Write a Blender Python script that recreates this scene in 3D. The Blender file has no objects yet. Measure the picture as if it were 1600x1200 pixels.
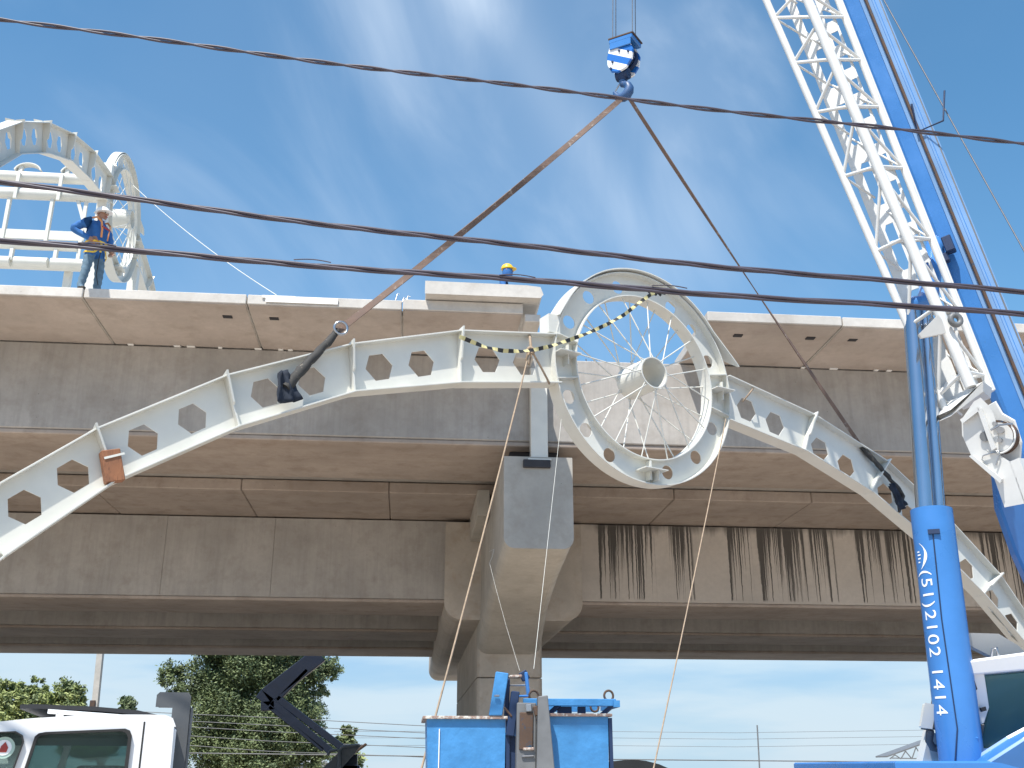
import bpy, bmesh, math, random
from math import sin, cos, pi, radians as rad
from mathutils import Vector as V, Matrix
random.seed(7)
scene = bpy.context.scene
col = scene.collection

# ------------------------------------------------------------------ camera, sky, sun, exposure
EYE = V((0, 0, 2.1)); FPX = 1650.0
ROT = Matrix.Rotation(rad(-5.4), 3, 'Z') @ Matrix.Rotation(rad(110), 3, 'X')
cam = bpy.data.cameras.new('camera'); co = bpy.data.objects.new('camera', cam); col.objects.link(co)
co.location = EYE; co.rotation_euler = ROT.to_euler()
cam.sensor_width = 36; cam.lens = 36 * FPX / 1600; cam.clip_start = .05; cam.clip_end = 3000
scene.camera = co
TO_SUN = V((-.285, -.49, 1)).normalized()
sd = bpy.data.lights.new('sun', 'SUN'); so = bpy.data.objects.new('sun', sd); col.objects.link(so)
sd.energy = 4.9; sd.angle = rad(.53); sd.color = (1, .955, .88)
so.rotation_euler = TO_SUN.to_track_quat('Z', 'Y').to_euler(); so.location = (0, 0, 60)
scene.view_settings.view_transform = 'Standard'; scene.view_settings.look = 'None'
scene.view_settings.exposure = .45; scene.view_settings.gamma = 1; scene.view_settings.use_curve_mapping = False

def ray(px, py): return ROT @ V(((px - 800) / FPX, (600 - py) / FPX, -1))
def oy(px, py, Y): r = ray(px, py); return EYE + r * (Y / r.y)
def oz(px, py, z): r = ray(px, py); return EYE + r * ((z - EYE.z) / r.z)
def od(px, py, d): return EYE + ray(px, py) * d

world = bpy.data.worlds.new('World'); scene.world = world; world.use_nodes = True
wn = world.node_tree; wn.nodes.clear()
def wnode(t, **k):
    n = wn.nodes.new(t)
    for a, b in k.items(): setattr(n, a, b)
    return n
def wm(op, a, b=None, c=None, clamp=False):
    n = wnode('ShaderNodeMath', operation=op, use_clamp=clamp)
    for i, v in enumerate((a, b, c)):
        if v is None: continue
        if isinstance(v, (int, float)): n.inputs[i].default_value = v
        else: wn.links.new(v, n.inputs[i])
    return n.outputs[0]
def wdot(vec, d):
    n = wnode('ShaderNodeVectorMath', operation='DOT_PRODUCT'); wn.links.new(vec, n.inputs[0]); n.inputs[1].default_value = d
    return n.outputs['Value']
def wramp(v, a, b, lo=0., hi=1.):
    n = wnode('ShaderNodeMapRange', interpolation_type='SMOOTHSTEP'); wn.links.new(v, n.inputs[0])
    for i, q in enumerate((a, b, lo, hi)): n.inputs[i + 1].default_value = q
    return n.outputs[0]
sky = wnode('ShaderNodeTexSky', sky_type='NISHITA', sun_disc=False)
sky.sun_elevation = math.asin(TO_SUN.z); sky.sun_rotation = math.atan2(TO_SUN.x, TO_SUN.y)
sky.altitude = 30; sky.air_density = 1.0; sky.dust_density = .5; sky.ozone_density = 2.4
tc = wnode('ShaderNodeTexCoord'); D = tc.outputs['Generated']
# cirrus: veils drawn out along one bearing, with one brighter streak overhead
A = ray(742, 0).normalized(); B = ray(955, 340).normalized()
nrm = A.cross(B).normalized(); along = (B - A).normalized(); third = nrm.cross(along).normalized()
u, w2, t3 = wdot(D, along), wdot(D, nrm), wdot(D, third)
cmb = wnode('ShaderNodeCombineXYZ')
wn.links.new(wm('MULTIPLY', u, 2.6), cmb.inputs[0]); wn.links.new(wm('MULTIPLY', w2, 5.5), cmb.inputs[1]); wn.links.new(wm('MULTIPLY', t3, 2.5), cmb.inputs[2])
n1 = wnode('ShaderNodeTexNoise'); n1.inputs['Scale'].default_value = 1.1; n1.inputs['Detail'].default_value = 6; n1.inputs['Roughness'].default_value = .5; n1.inputs['Distortion'].default_value = .6
wn.links.new(cmb.outputs[0], n1.inputs['Vector'])
n2 = wnode('ShaderNodeTexNoise'); n2.inputs['Scale'].default_value = 2.3; n2.inputs['Detail'].default_value = 5; wn.links.new(D, n2.inputs['Vector'])
veil = wm('MULTIPLY', wramp(n1.outputs['Fac'], .40, .78, .05, .28), wramp(wdot(D, ray(560, 60).normalized()), .80, .985, .35, 1.))
veil = wm('MULTIPLY', veil, wramp(n2.outputs['Fac'], .36, .60, .25, 1.))
mid = wdot(D, ((A + B) / 2).normalized())
g = wm('DIVIDE', w2, .12); g = wm('EXPONENT', wm('MULTIPLY', wm('MULTIPLY', g, g), -1.))
g2_ = wm('DIVIDE', wm('ADD', w2, .012), .022); g2_ = wm('EXPONENT', wm('MULTIPLY', wm('MULTIPLY', g2_, g2_), -1.))
reach = wramp(mid, .962, .995)
streak = wm('MULTIPLY', wm('ADD', wm('MULTIPLY', g, .42), wm('MULTIPLY', g2_, .34)), wm('MULTIPLY', reach, wramp(n1.outputs['Fac'], .33, .62, .25, 1.)))
P2 = ray(1095, 120).normalized()
pt = wm('MULTIPLY', wramp(wdot(D, P2), .9955, .9998, 0, .26), wramp(n1.outputs['Fac'], .4, .62, .3, 1.))
sz = wnode('ShaderNodeSeparateXYZ'); wn.links.new(D, sz.inputs[0]); Z = sz.outputs[2]
cover = wm('ADD', wm('ADD', veil, streak), pt, clamp=True)
mix = wnode('ShaderNodeMix', data_type='RGBA'); wn.links.new(cover, mix.inputs['Factor'])
hs = wnode('ShaderNodeHueSaturation'); hs.inputs['Hue'].default_value = .488; hs.inputs['Saturation'].default_value = 1.20; hs.inputs['Value'].default_value = 1.06; wn.links.new(sky.outputs[0], hs.inputs['Color'])
hz = wnode('ShaderNodeMix', data_type='RGBA'); wn.links.new(wramp(Z, .42, .03, 0, .93), hz.inputs['Factor']); wn.links.new(hs.outputs[0], hz.inputs[6])
hcol = wnode('ShaderNodeMix', data_type='RGBA'); wn.links.new(wramp(Z, .17, .0), hcol.inputs['Factor']); hcol.inputs[6].default_value = (1.25, 2.5, 4.3, 1); hcol.inputs[7].default_value = (2.5, 3.65, 4.55, 1)
hcl = wnode('ShaderNodeMapping'); hcl.inputs['Scale'].default_value = (1.5, 1.5, 9); wn.links.new(D, hcl.inputs[0])
n3 = wnode('ShaderNodeTexNoise'); n3.inputs['Scale'].default_value = 2.6; n3.inputs['Detail'].default_value = 6; wn.links.new(hcl.outputs[0], n3.inputs['Vector'])
hc2 = wnode('ShaderNodeMix', data_type='RGBA'); wn.links.new(wm('MULTIPLY', wramp(n3.outputs['Fac'], .38, .62, 0, .85), wramp(Z, .30, .08)), hc2.inputs['Factor']); wn.links.new(hcol.outputs[2], hc2.inputs[6]); hc2.inputs[7].default_value = (3.4, 4.1, 4.7, 1)
wn.links.new(hc2.outputs[2], hz.inputs[7])
wn.links.new(hz.outputs[2], mix.inputs[6]); mix.inputs[7].default_value = (5.0, 5.7, 6.5, 1)
bg = wnode('ShaderNodeBackground'); bg.inputs[1].default_value = .140
wn.links.new(mix.outputs[2], bg.inputs[0])
wo = wnode('ShaderNodeOutputWorld'); wn.links.new(bg.outputs[0], wo.inputs[0])

# ------------------------------------------------------------------ materials
MATS = {}
class NT:
    def __init__(s, name, rough=.5, metal=0., spec=.5):
        s.m = bpy.data.materials.new(name); s.m.use_nodes = True; s.t = s.m.node_tree
        s.b = s.t.nodes['Principled BSDF']; s.b.inputs['Roughness'].default_value = rough; s.b.inputs['Metallic'].default_value = metal
        s.b.inputs['Specular IOR Level'].default_value = spec
        s.tc = s.t.nodes.new('ShaderNodeTexCoord').outputs['Object'] if name == 'stripes' else s.t.nodes.new('ShaderNodeNewGeometry').outputs['Position']
    def n(s, t, **k):
        n = s.t.nodes.new(t)
        for a, b in k.items(): setattr(n, a, b)
        return n
    def l(s, a, b): s.t.links.new(a, b)
    def noise(s, scale, detail=4, rough=.55, stretch=(1, 1, 1), off=(0, 0, 0), dist=0):
        mp = s.n('ShaderNodeMapping'); mp.inputs['Scale'].default_value = stretch; mp.inputs['Location'].default_value = off; s.l(s.tc, mp.inputs[0])
        q = s.n('ShaderNodeTexNoise'); q.inputs['Scale'].default_value = scale; q.inputs['Detail'].default_value = detail; q.inputs['Roughness'].default_value = rough
        q.inputs['Distortion'].default_value = dist
        s.l(mp.outputs[0], q.inputs['Vector']); return q.outputs['Fac']
    def rng(s, v, a, b, lo=0., hi=1.):
        n = s.n('ShaderNodeMapRange'); s.l(v, n.inputs[0])
        for i, q in enumerate((a, b, lo, hi)): n.inputs[i + 1].default_value = q
        return n.outputs[0]
    def math(s, op, a, b=0.):
        n = s.n('ShaderNodeMath', operation=op)
        for i, v in enumerate((a, b)):
            if isinstance(v, (int, float)): n.inputs[i].default_value = v
            else: s.l(v, n.inputs[i])
        return n.outputs[0]
    def mix(s, f, a, b, mode='MIX'):
        n = s.n('ShaderNodeMix', data_type='RGBA', blend_type=mode)
        if isinstance(f, (int, float)): n.inputs['Factor'].default_value = f
        else: s.l(f, n.inputs['Factor'])
        for i, v in ((6, a), (7, b)):
            if isinstance(v, tuple): n.inputs[i].default_value = (*v, 1)
            else: s.l(v, n.inputs[i])
        return n.outputs[2]
    def bump(s, h, strength, dist=.02):
        n = s.n('ShaderNodeBump'); n.inputs['Strength'].default_value = strength; n.inputs['Distance'].default_value = dist
        s.l(h, n.inputs['Height']); s.l(n.outputs[0], s.b.inputs['Normal'])
    def done(s, c, key):
        if isinstance(c, tuple): s.b.inputs['Base Color'].default_value = (*c, 1)
        else: s.l(c, s.b.inputs['Base Color'])
        MATS[key] = s.m; return s.m

def concrete(key, c, planks=None, streak=False, dirt=.35, dark=(.5, .44, .38)):
    n = NT(key, .9, spec=.2)
    big = n.noise(.55, 5, .6); fine = n.noise(9, 6, .7); mid = n.noise(2.2, 5, .65, off=(5, 2, 1))
    cc = n.mix(n.rng(big, .3, .7), tuple(v * .80 for v in c), tuple(v * 1.14 for v in c))
    cc = n.mix(n.rng(mid, .5, .72, 0, dirt), cc, tuple(c[i] * dark[i] for i in range(3)))
    cc = n.mix(n.rng(fine, .35, .7, 0, .30), cc, tuple(v * .66 for v in c))
    h = fine
    if planks:
        p = n.noise(1, 3, .6, stretch=planks); cc = n.mix(n.rng(p, .42, .72, 0, .26), cc, (c[0] * .66, c[1] * .60, c[2] * .56))
    if streak:
        p = n.noise(1, 5, .7, stretch=(5.5, 5.5, .35)); cc = n.mix(n.rng(p, .46, .72, 0, .42), cc, tuple(v * .58 for v in c))
    # bug holes
    vo = n.n('ShaderNodeTexVoronoi'); vo.inputs['Scale'].default_value = 3.1; n.l(n.tc, vo.inputs['Vector'])
    cc = n.mix(n.rng(vo.outputs['Distance'], .045, .02, 0, .6), cc, tuple(v * .35 for v in c))
    n.bump(h, .35, .012)
    return n.done(cc, key)
concrete('concrete_web', (.425, .40, .37), streak=True)
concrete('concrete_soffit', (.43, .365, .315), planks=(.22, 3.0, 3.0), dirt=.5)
concrete('concrete_slab', (.60, .57, .525), dirt=.3)
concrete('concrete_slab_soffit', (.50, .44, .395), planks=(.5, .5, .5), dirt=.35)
concrete('concrete_pier', (.49, .44, .38), streak=False, dirt=.5, dark=(.62, .50, .38))
concrete('concrete_corbel', (.45, .425, .38), streak=False, dirt=.3)

# girder web with black water runs hanging from its top edge
n = NT('concrete_stained', .9, spec=.2); c = (.54, .49, .435)
big = n.noise(.6, 5, .6); fine = n.noise(9, 6, .7)
cc = n.mix(n.rng(big, .3, .7), tuple(v * .86 for v in c), tuple(v * 1.12 for v in c)); cc = n.mix(n.rng(fine, .35, .7, 0, .3), cc, tuple(v * .66 for v in c))
sx = n.n('ShaderNodeSeparateXYZ'); n.l(n.tc, sx.inputs[0]); X, ZZ = sx.outputs[0], sx.outputs[2]
wob = n.math('MULTIPLY', n.math('SUBTRACT', n.noise(4, 3, .6, stretch=(1, 1, 1)), .5), .05)
xw = n.math('ADD', X, wob)
def wnoise(scale, det, off):
    q = n.n('ShaderNodeTexNoise', noise_dimensions='1D'); n.l(n.math('ADD', xw, off), q.inputs['W']); q.inputs['Scale'].default_value = scale; q.inputs['Detail'].default_value = det; q.inputs['Roughness'].default_value = .7; return q.outputs['Fac']
ramp = n.n('ShaderNodeValToRGB'); ramp.color_ramp.interpolation = 'LINEAR'
clusters = [(935, 1022, .85), (1048, 1082, 1.), (1140, 1180, .8), (1184, 1262, 1.), (1268, 1306, .8), (1344, 1384, 1.), (1388, 1432, .85), (1538, 1566, .8)]
els = ramp.color_ramp.elements
X0, X1 = 4., 20.
first = True
stops = []
for a, b, k in clusters:
    xa, xb = oy(a, 900, 27).x, oy(b, 900, 27).x
    stops += [(xa - .10, 0), (xa + .05, k), (xb - .05, k), (xb + .10, 0)]
els[0].position = 0; els[0].color = (0, 0, 0, 1); els[1].position = 1; els[1].color = (0, 0, 0, 1)
for x_, k in stops[:30]:
    e = els.new((x_ - X0) / (X1 - X0)); e.color = (k, k, k, 1)
n.l(n.rng(X, X0, X1), ramp.inputs[0])
drop = n.rng(ZZ, 6.25, 8.12, 1, 0)                       # 0 at top, 1 at the foot of the runs
runs = n.math('SUBTRACT', n.math('ADD', wnoise(11, 4, 0), n.math('MULTIPLY', wnoise(1.7, 2, 31), .30)), n.math('MULTIPLY', drop, n.math('ADD', n.math('MULTIPLY', wnoise(3.3, 3, 77), .30), 0.0)))
runs = n.rng(runs, .575, .605)
runs = n.math('MULTIPLY', n.math('MULTIPLY', runs, n.rng(ramp.outputs[0], .2, .6)), n.rng(ZZ, 6.16, 6.22))
topd = n.math('MULTIPLY', n.rng(n.math('ADD', ZZ, n.math('MULTIPLY', wnoise(2.6, 4, 7), .55)), 8.17, 8.4), n.rng(X, 4.4, 4.9))
stain = n.math('MAXIMUM', runs, n.math('MULTIPLY', topd, .75))
cc = n.mix(n.math('MULTIPLY', stain, .88), cc, (.045, .042, .04)); n.bump(fine, .3, .01); n.done(cc, 'concrete_stained')

def paint(key, c, rough=.45, var=.12, wear=None, spec=.5, metal=0., scale=3., wearamt=.62, bump=0., wstretch=(1, 1, 1)):
    n = NT(key, rough, metal, spec)
    a = n.noise(scale, 5, .6); cc = n.mix(n.rng(a, .3, .7), tuple(v * (1 - var) for v in c), tuple(min(1, v * (1 + var * .6)) for v in c))
    if wear:
        q = n.noise(scale * 2.4, 6, .72, off=(3, 1, 8), stretch=wstretch); cc = n.mix(n.rng(q, wearamt, wearamt + .08), cc, wear)
        n.l(n.rng(a, .3, .7, rough * .8, min(1, rough * 1.3)), n.b.inputs['Roughness'])
    if bump: n.bump(n.noise(scale * 1.7, 3), bump, .02)
    return n.done(cc, key)
paint('white_steel', (.66, .655, .60), .42, .07, (.55, .50, .42), wearamt=.70)
paint('jib_white', (.66, .66, .64), .4, .08, (.42, .30, .20), scale=4, wearamt=.69)
paint('crane_blue', (.05, .195, .50), .28, .12, (.05, .12, .25), scale=2, wearamt=.7)
paint('hook_blue', (.03, .09, .22), .5, .3, (.10, .07, .05), scale=9, wearamt=.6)
paint('boom_sky_sheen', (.19, .33, .56), .18, .15, (.25, .22, .22), scale=1.5, wearamt=.66)
paint('bin_blue', (.05, .23, .50), .5, .18, (.10, .09, .09), scale=5, wearamt=.72, bump=.5)
paint('navy_black', (.006, .014, .035), .5, .2)
paint('dark_blue', (.008, .028, .085), .6, .2)
paint('rim_rust', (.32, .22, .18), .7, .3, (.6, .58, .52), scale=9, wearamt=.5)
paint('rust_dark', (.10, .06, .04), .8, .35, (.02, .05, .09), scale=6, wearamt=.55)
paint('grey_steel', (.16, .165, .17), .5, .2, scale=6)
paint('steel', (.42, .43, .45), .3, .1, metal=.9)
paint('chrome', (.42, .45, .50), .16, .05, metal=1.)
paint('cab_white', (.80, .80, .80), .25, .04, spec=.6)
paint('grey_plastic', (.085, .09, .095), .55, .12)
paint('black', (.02, .02, .022), .6, .2)
paint('rubber', (.025, .025, .025), .85, .2)
paint('cable', (.065, .055, .075), .5, .2, scale=9)
paint('wire_rope', (.22, .22, .23), .5, .2, metal=.6, scale=20)
paint('sling', (.165, .11, .085), .85, .3, (.30, .25, .21), scale=5, wearamt=.58)
paint('sleeve', (.050, .048, .045), .85, .4, (.22, .19, .15), scale=9, wearamt=.6)
paint('cloth', (.02, .028, .045), .9, .4, scale=8)
paint('wood', (.30, .13, .065), .8, .35, (.12, .05, .03), scale=7, wearamt=.55, wstretch=(8, 8, .6))
paint('rope', (.36, .27, .19), .9, .25, scale=20)
paint('string', (.72, .72, .66), .9, .1)
paint('board_gap_white', (.82, .81, .78), .9, .08)
paint('bearing', (.035, .035, .04), .8, .2)
paint('overalls_blue', (.03, .135, .37), .85, .2, scale=9)
paint('jeans', (.12, .19, .25), .9, .25, scale=12)
paint('skin', (.36, .19, .125), .6, .12, scale=12)
paint('helmet_white', (.82, .82, .80), .35, .04)
paint('helmet_yellow', (.80, .50, .03), .4, .06)
paint('harness_orange', (.75, .30, .10), .8, .15)
paint('harness_yellow', (.85, .55, .06), .8, .15)
paint('boot', (.03, .025, .02), .7, .2)
paint('shirt', (.5, .6, .7), .9, .1)
paint('leaf_dark', (.10, .14, .06), .6, .4, scale=.8)
paint('leaf_mid', (.15, .19, .075), .6, .35, scale=.8)
paint('leaf_light', (.27, .31, .10), .6, .3, scale=.8)
paint('bark', (.16, .12, .085), .9, .3, scale=3)
paint('roof_sheet', (.50, .49, .46), .6, .15, scale=1)
paint('shed_wall', (.55, .62, .68), .7, .1, scale=1)
paint('pole_concrete', (.50, .47, .42), .9, .15)
paint('letter_white', (.85, .87, .88), .4, .04)
paint('hose', (.012, .02, .045), .5, .1)
paint('sticker_green', (.45, .60, .52), .5, .1)
paint('sticker_red', (.35, .04, .03), .5, .1)
paint('seat_fabric', (.05, .055, .06), .9, .2)
paint('tape_yellow', (.62, .55, .27), .5, .05); paint('tape_black', (.02, .02, .02), .5, .05)
n = NT('stripes', .35); sx = n.n('ShaderNodeSeparateXYZ'); n.l(n.tc, sx.inputs[0])
q = n.math('FRACT', n.math('ADD', n.math('MULTIPLY', n.math('ADD', sx.outputs[2], n.math('MULTIPLY', sx.outputs[0], .55)), 4.4), .12))
n.done(n.mix(n.math('GREATER_THAN', q, .5), (.82, .83, .84), (.015, .14, .48)), 'stripes')
n = NT('ground_dirt', .95, spec=.1); a = n.noise(.15, 6, .6); b2 = n.noise(2.5, 6, .7)
cc = n.mix(n.rng(a, .35, .65), (.50, .42, .35), (.54, .49, .42)); cc = n.mix(n.rng(b2, .4, .7, 0, .4), cc, (.32, .25, .18)); n.bump(b2, .5, .05); n.done(cc, 'ground_dirt')
n = NT('glass', .04); n.b.inputs['Transmission Weight'].default_value = .92; n.b.inputs['IOR'].default_value = 1.2; n.done((.30, .42, .40), 'glass')
n = NT('glass_green', .05); n.b.inputs['Transmission Weight'].default_value = .6; n.b.inputs['IOR'].default_value = 1.2; n.done((.16, .32, .34), 'glass_green')
for k in ('leaf_dark', 'leaf_mid', 'leaf_light'):
    m = MATS[k]; m.node_tree.nodes['Principled BSDF'].inputs['Subsurface Weight'].default_value = 0

# ------------------------------------------------------------------ geometry helpers
class MB:
    def __init__(s): s.v = []; s.f = []; s.sm = []; s.mi = []; s.cur = 0
    def add(s, vs, fs, smooth=False):
        o = len(s.v); s.v += [tuple(p) for p in vs]
        for f in fs: s.f.append(tuple(i + o for i in f)); s.sm.append(smooth); s.mi.append(s.cur)
        return s
    def box(s, x0, x1, y0, y1, z0, z1):
        return s.add([(x, y, z) for z in (z0, z1) for y in (y0, y1) for x in (x0, x1)],
                     [(0, 2, 3, 1), (4, 5, 7, 6), (0, 1, 5, 4), (2, 6, 7, 3), (0, 4, 6, 2), (1, 3, 7, 5)])
    def obox(s, c, ax, h):                       # oriented box
        c = V(c); a = [V(x).normalized() * k for x, k in zip(ax, h)]
        return s.add([c + a[0] * i + a[1] * j + a[2] * k for k in (-1, 1) for j in (-1, 1) for i in (-1, 1)],
                     [(0, 2, 3, 1), (4, 5, 7, 6), (0, 1, 5, 4), (2, 6, 7, 3), (0, 4, 6, 2), (1, 3, 7, 5)])
    def bar(s, p, q, wx, wy, up=(0, 0, 1)):      # rectangular bar from p to q
        p, q = V(p), V(q); d = (q - p); L = d.length; d.normalize(); u = V(up); x = d.cross(u)
        if x.length < 1e-3: x = d.cross(V((1, 0, 0)))
        x.normalize(); y = x.cross(d)
        return s.obox((p + q) / 2, (d, x, y), (L / 2, wx / 2, wy / 2))
    def tube(s, pts, r, n=8, cap=True):
        pts = [V(p) for p in pts]; m = len(pts); rs = r if isinstance(r, (list, tuple)) else [r] * m
        t0 = (pts[1] - pts[0]).normalized(); x = t0.cross(V((0, 0, 1)))
        if x.length < 1e-3: x = t0.cross(V((1, 0, 0)))
        x.normalize(); vs = []
        for i in range(m):
            t = (pts[min(i + 1, m - 1)] - pts[max(i - 1, 0)]).normalized(); x = (x - t * x.dot(t)).normalized(); y = t.cross(x)
            vs += [pts[i] + (x * cos(2 * pi * k / n) + y * sin(2 * pi * k / n)) * rs[i] for k in range(n)]
        s.add(vs, [(i * n + k, i * n + (k + 1) % n, (i + 1) * n + (k + 1) % n, (i + 1) * n + k) for i in range(m - 1) for k in range(n)], True)
        if cap:
            s.add(vs[:n], [tuple(range(n))[::-1]]); s.add(vs[-n:], [tuple(range(n))])
        return s
    def ring(s, c, ax, up, R, r, n=24, k=8, a0=0, a1=2 * pi):
        c = V(c); ax = V(ax).normalized(); x = V(up).normalized(); y = ax.cross(x)
        full = abs(a1 - a0 - 2 * pi) < 1e-6
        return s.tube([c + (x * cos(a0 + (a1 - a0) * i / n) + y * sin(a0 + (a1 - a0) * i / n)) * R for i in range(n + 1)], r, k, cap=not full)
    def prism(s, poly, O, ex, ey, ez, d0, d1, smooth=False):   # poly in (ex,ey), extruded along ez
        O, ex, ey, ez = V(O), V(ex), V(ey), V(ez); n = len(poly)
        a = [O + ex * p[0] + ey * p[1] + ez * d0 for p in poly]; b = [O + ex * p[0] + ey * p[1] + ez * d1 for p in poly]
        s.add(a, [tuple(range(n))[::-1]]); s.add(b, [tuple(range(n))])
        return s.add(a + b, [(i, (i + 1) % n, (i + 1) % n + n, i + n) for i in range(n)], smooth)
    def band(s, pts, w0, w1, t=.012):             # curved plate: centreline (s,z) pts, w range per point or const; thickness t
        m = len(pts); g = lambda q, i: q[i] if isinstance(q, (list, tuple)) else q; vs = []
        for i in range(m):
            a = V((pts[max(i - 1, 0)][0], pts[max(i - 1, 0)][1])); b = V((pts[min(i + 1, m - 1)][0], pts[min(i + 1, m - 1)][1])); d = (b - a).normalized(); nx, ny = -d.y, d.x
            for k in (-.5, .5):
                for ww in (g(w0, i), g(w1, i)): vs.append((pts[i][0] + nx * t * k, pts[i][1] + ny * t * k, ww))
        fs = []
        for i in range(m - 1):
            o = 4 * i; fs += [(o, o + 1, o + 5, o + 4), (o + 2, o + 6, o + 7, o + 3), (o, o + 4, o + 6, o + 2), (o + 1, o + 3, o + 7, o + 5)]
        fs += [(0, 2, 3, 1), (4 * m - 4, 4 * m - 3, 4 * m - 1, 4 * m - 2)]
        return s.add(vs, fs)
    def build(s, name, mat, parent=None, bevel=0, label=None):
        me = bpy.data.meshes.new(name); me.from_pydata(s.v, [], s.f); mats = mat if isinstance(mat, (list, tuple)) else [mat]
        for m in mats: me.materials.append(MATS[m])
        me.polygons.foreach_set('use_smooth', s.sm); me.polygons.foreach_set('material_index', s.mi)
        bm = bmesh.new(); bm.from_mesh(me)
        bmesh.ops.recalc_face_normals(bm, faces=bm.faces)
        if bevel:
            bmesh.ops.remove_doubles(bm, verts=bm.verts, dist=1e-5)
            ed = [e for e in bm.edges if len(e.link_faces) == 2 and e.calc_face_angle(0) > .5]
            bmesh.ops.bevel(bm, geom=ed, offset=bevel, segments=1 if bevel < .03 else 3, profile=.5, affect='EDGES', clamp_overlap=True)
        bm.to_mesh(me); bm.free(); me.update()
        o = bpy.data.objects.new(name, me); col.objects.link(o)
        if parent: o.parent = parent
        if label: o['label'] = label
        return o
def thing(name, label, cat, loc=(0, 0, 0), group=None, mtx=None):
    o = bpy.data.objects.new(name, None); col.objects.link(o); o.empty_display_size = .2
    if mtx: o.matrix_world = mtx
    else: o.location = loc
    o['label'] = label; o['category'] = cat
    if group: o['group'] = group
    return o
def tag(o, label, cat, group=None):
    o['label'] = label; o['category'] = cat
    if group: o['group'] = group
    return o
def struct(o): o['kind'] = 'structure'; return o
def plate(mb, outline, holes, t, w=0., mtx=None):     # flat plate with holes in local XY, centred on z=w
    cu = bpy.data.curves.new('c', 'CURVE'); cu.dimensions = '2D'; cu.fill_mode = 'BOTH'; cu.extrude = t / 2
    for poly in [outline] + holes:
        sp = cu.splines.new('POLY'); sp.points.add(len(poly) - 1)
        for p, q in zip(sp.points, poly): p.co = (q[0], q[1], 0, 1)
        sp.use_cyclic_u = True
    ob = bpy.data.objects.new('c', cu); col.objects.link(ob)
    dg = bpy.context.evaluated_depsgraph_get(); dg.update(); me = bpy.data.meshes.new_from_object(ob.evaluated_get(dg))
    vs = [V((v.co.x, v.co.y, v.co.z + w)) for v in me.vertices]
    if mtx: vs = [mtx @ v for v in vs]
    mb.add(vs, [tuple(p.vertices) for p in me.polygons])
    bpy.data.objects.remove(ob); bpy.data.curves.remove(cu); bpy.data.meshes.remove(me)
def circ(cx, cy, r, n=24, a=0): return [(cx + r * cos(a + 2 * pi * i / n), cy + r * sin(a + 2 * pi * i / n)) for i in range(n)]
def arcp(R, a0, a1, n, cx=0, cz=0): return [(cx + R * cos(rad(a0 + (a1 - a0) * i / n)), cz + R * sin(rad(a0 + (a1 - a0) * i / n))) for i in range(n + 1)]

# ------------------------------------------------------------------ ground
g = MB(); g.box(-900, 900, -900, 1500, -1, 0); struct(g.build('ground', 'ground_dirt'))

# ------------------------------------------------------------------ platform bridge (near)
pb = thing('platform_bridge', 'concrete platform viaduct with overhanging edge slabs, nearer of the two bridges', 'bridge', (0, 20, 8.19))
def wbuild(mb, name, mat, root, **k):                 # geometry given in world coordinates, root is an unrotated empty
    l = root.location; mb.v = [(x - l.x, y - l.y, z - l.z) for x, y, z in mb.v]; return mb.build(name, mat, root, **k)
def wb(root, name, mat, *b, bevel=.012, **k): return wbuild(MB().box(*b), name, mat, root, bevel=bevel, **k)
# material follows object coordinates: shift objects back so textures use world coordinates
def wtex(key):
    pass
g1 = MB(); g1.cur = 0
g1.box(-42, 60, 20.2, 23.1, 8.27, 10.05)
wbuild(g1, 'girder', 'concrete_web', pb, bevel=.02)
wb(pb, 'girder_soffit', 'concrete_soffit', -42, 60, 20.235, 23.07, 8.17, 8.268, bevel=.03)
edges = [-42 + 2.9 * k for k in range(0, 12)]
edges = [x for x in edges if x < -9.2] + [-8.95, -6.07, -3.17, -.34, 1.92]
for k, (a, b) in enumerate(zip(edges[:-1], edges[1:])):
    dz = random.uniform(-.012, .012); top = 10.27 if k < len(edges) - 2 else 10.285
    e = wb(pb, 'edge_slab', 'concrete_slab', a + .012, b - .012, 18.0 + random.uniform(-.01, .01), 20.6, 10.082 + dz, top + dz, bevel=.012)
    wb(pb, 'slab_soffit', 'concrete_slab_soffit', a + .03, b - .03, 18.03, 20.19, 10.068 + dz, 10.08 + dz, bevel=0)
redges = [5.42, 8.08, 11.0, 13.9, 16.8, 19.7, 22.6, 25.5, 28.4, 31.3, 34.2]
for a, b in zip(redges[:-1], redges[1:]):
    dz = random.uniform(-.01, .012)
    wb(pb, 'edge_slab', 'concrete_slab', a + .012, b - .012, 18.0 + random.uniform(-.02, .01), 20.6, 10.082 + dz, 10.275 + dz, bevel=.012)
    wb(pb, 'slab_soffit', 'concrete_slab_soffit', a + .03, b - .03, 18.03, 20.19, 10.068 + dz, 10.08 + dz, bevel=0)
for x in (-3.60, -2.74, 6.2, 7.66, 8.52, -9.4, 12.0):   # lifting pockets in the slab undersides
    wb(pb, 'lifting_pocket', 'bearing', x - .085, x + .085, 18.54, 18.66, 10.05, 10.078, bevel=0)
wb(pb, 'deck_slab', 'concrete_slab', -42, 1.85, 20.61, 24.4, 10.06, 10.26)
wb(pb, 'deck_slab', 'concrete_slab', 5.5, 60, 20.61, 24.4, 10.06, 10.26)
wb(pb, 'end_block', 'concrete_slab', 1.945, 2.24, 18.02, 18.6, 9.94, 10.09)
wb(pb, 'end_block', 'concrete_slab', 1.93, 2.30, 19.7, 20.19, 9.86, 10.2)
wb(pb, 'end_block', 'concrete_web', 2.0, 2.62, 20.3, 20.9, 10.052, 10.2)
wb(pb, 'soffit_panel', 'concrete_web', -42, 60, 23.11, 27.6, 8.44, 8.9, bevel=0)
fx = -38.0
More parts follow.
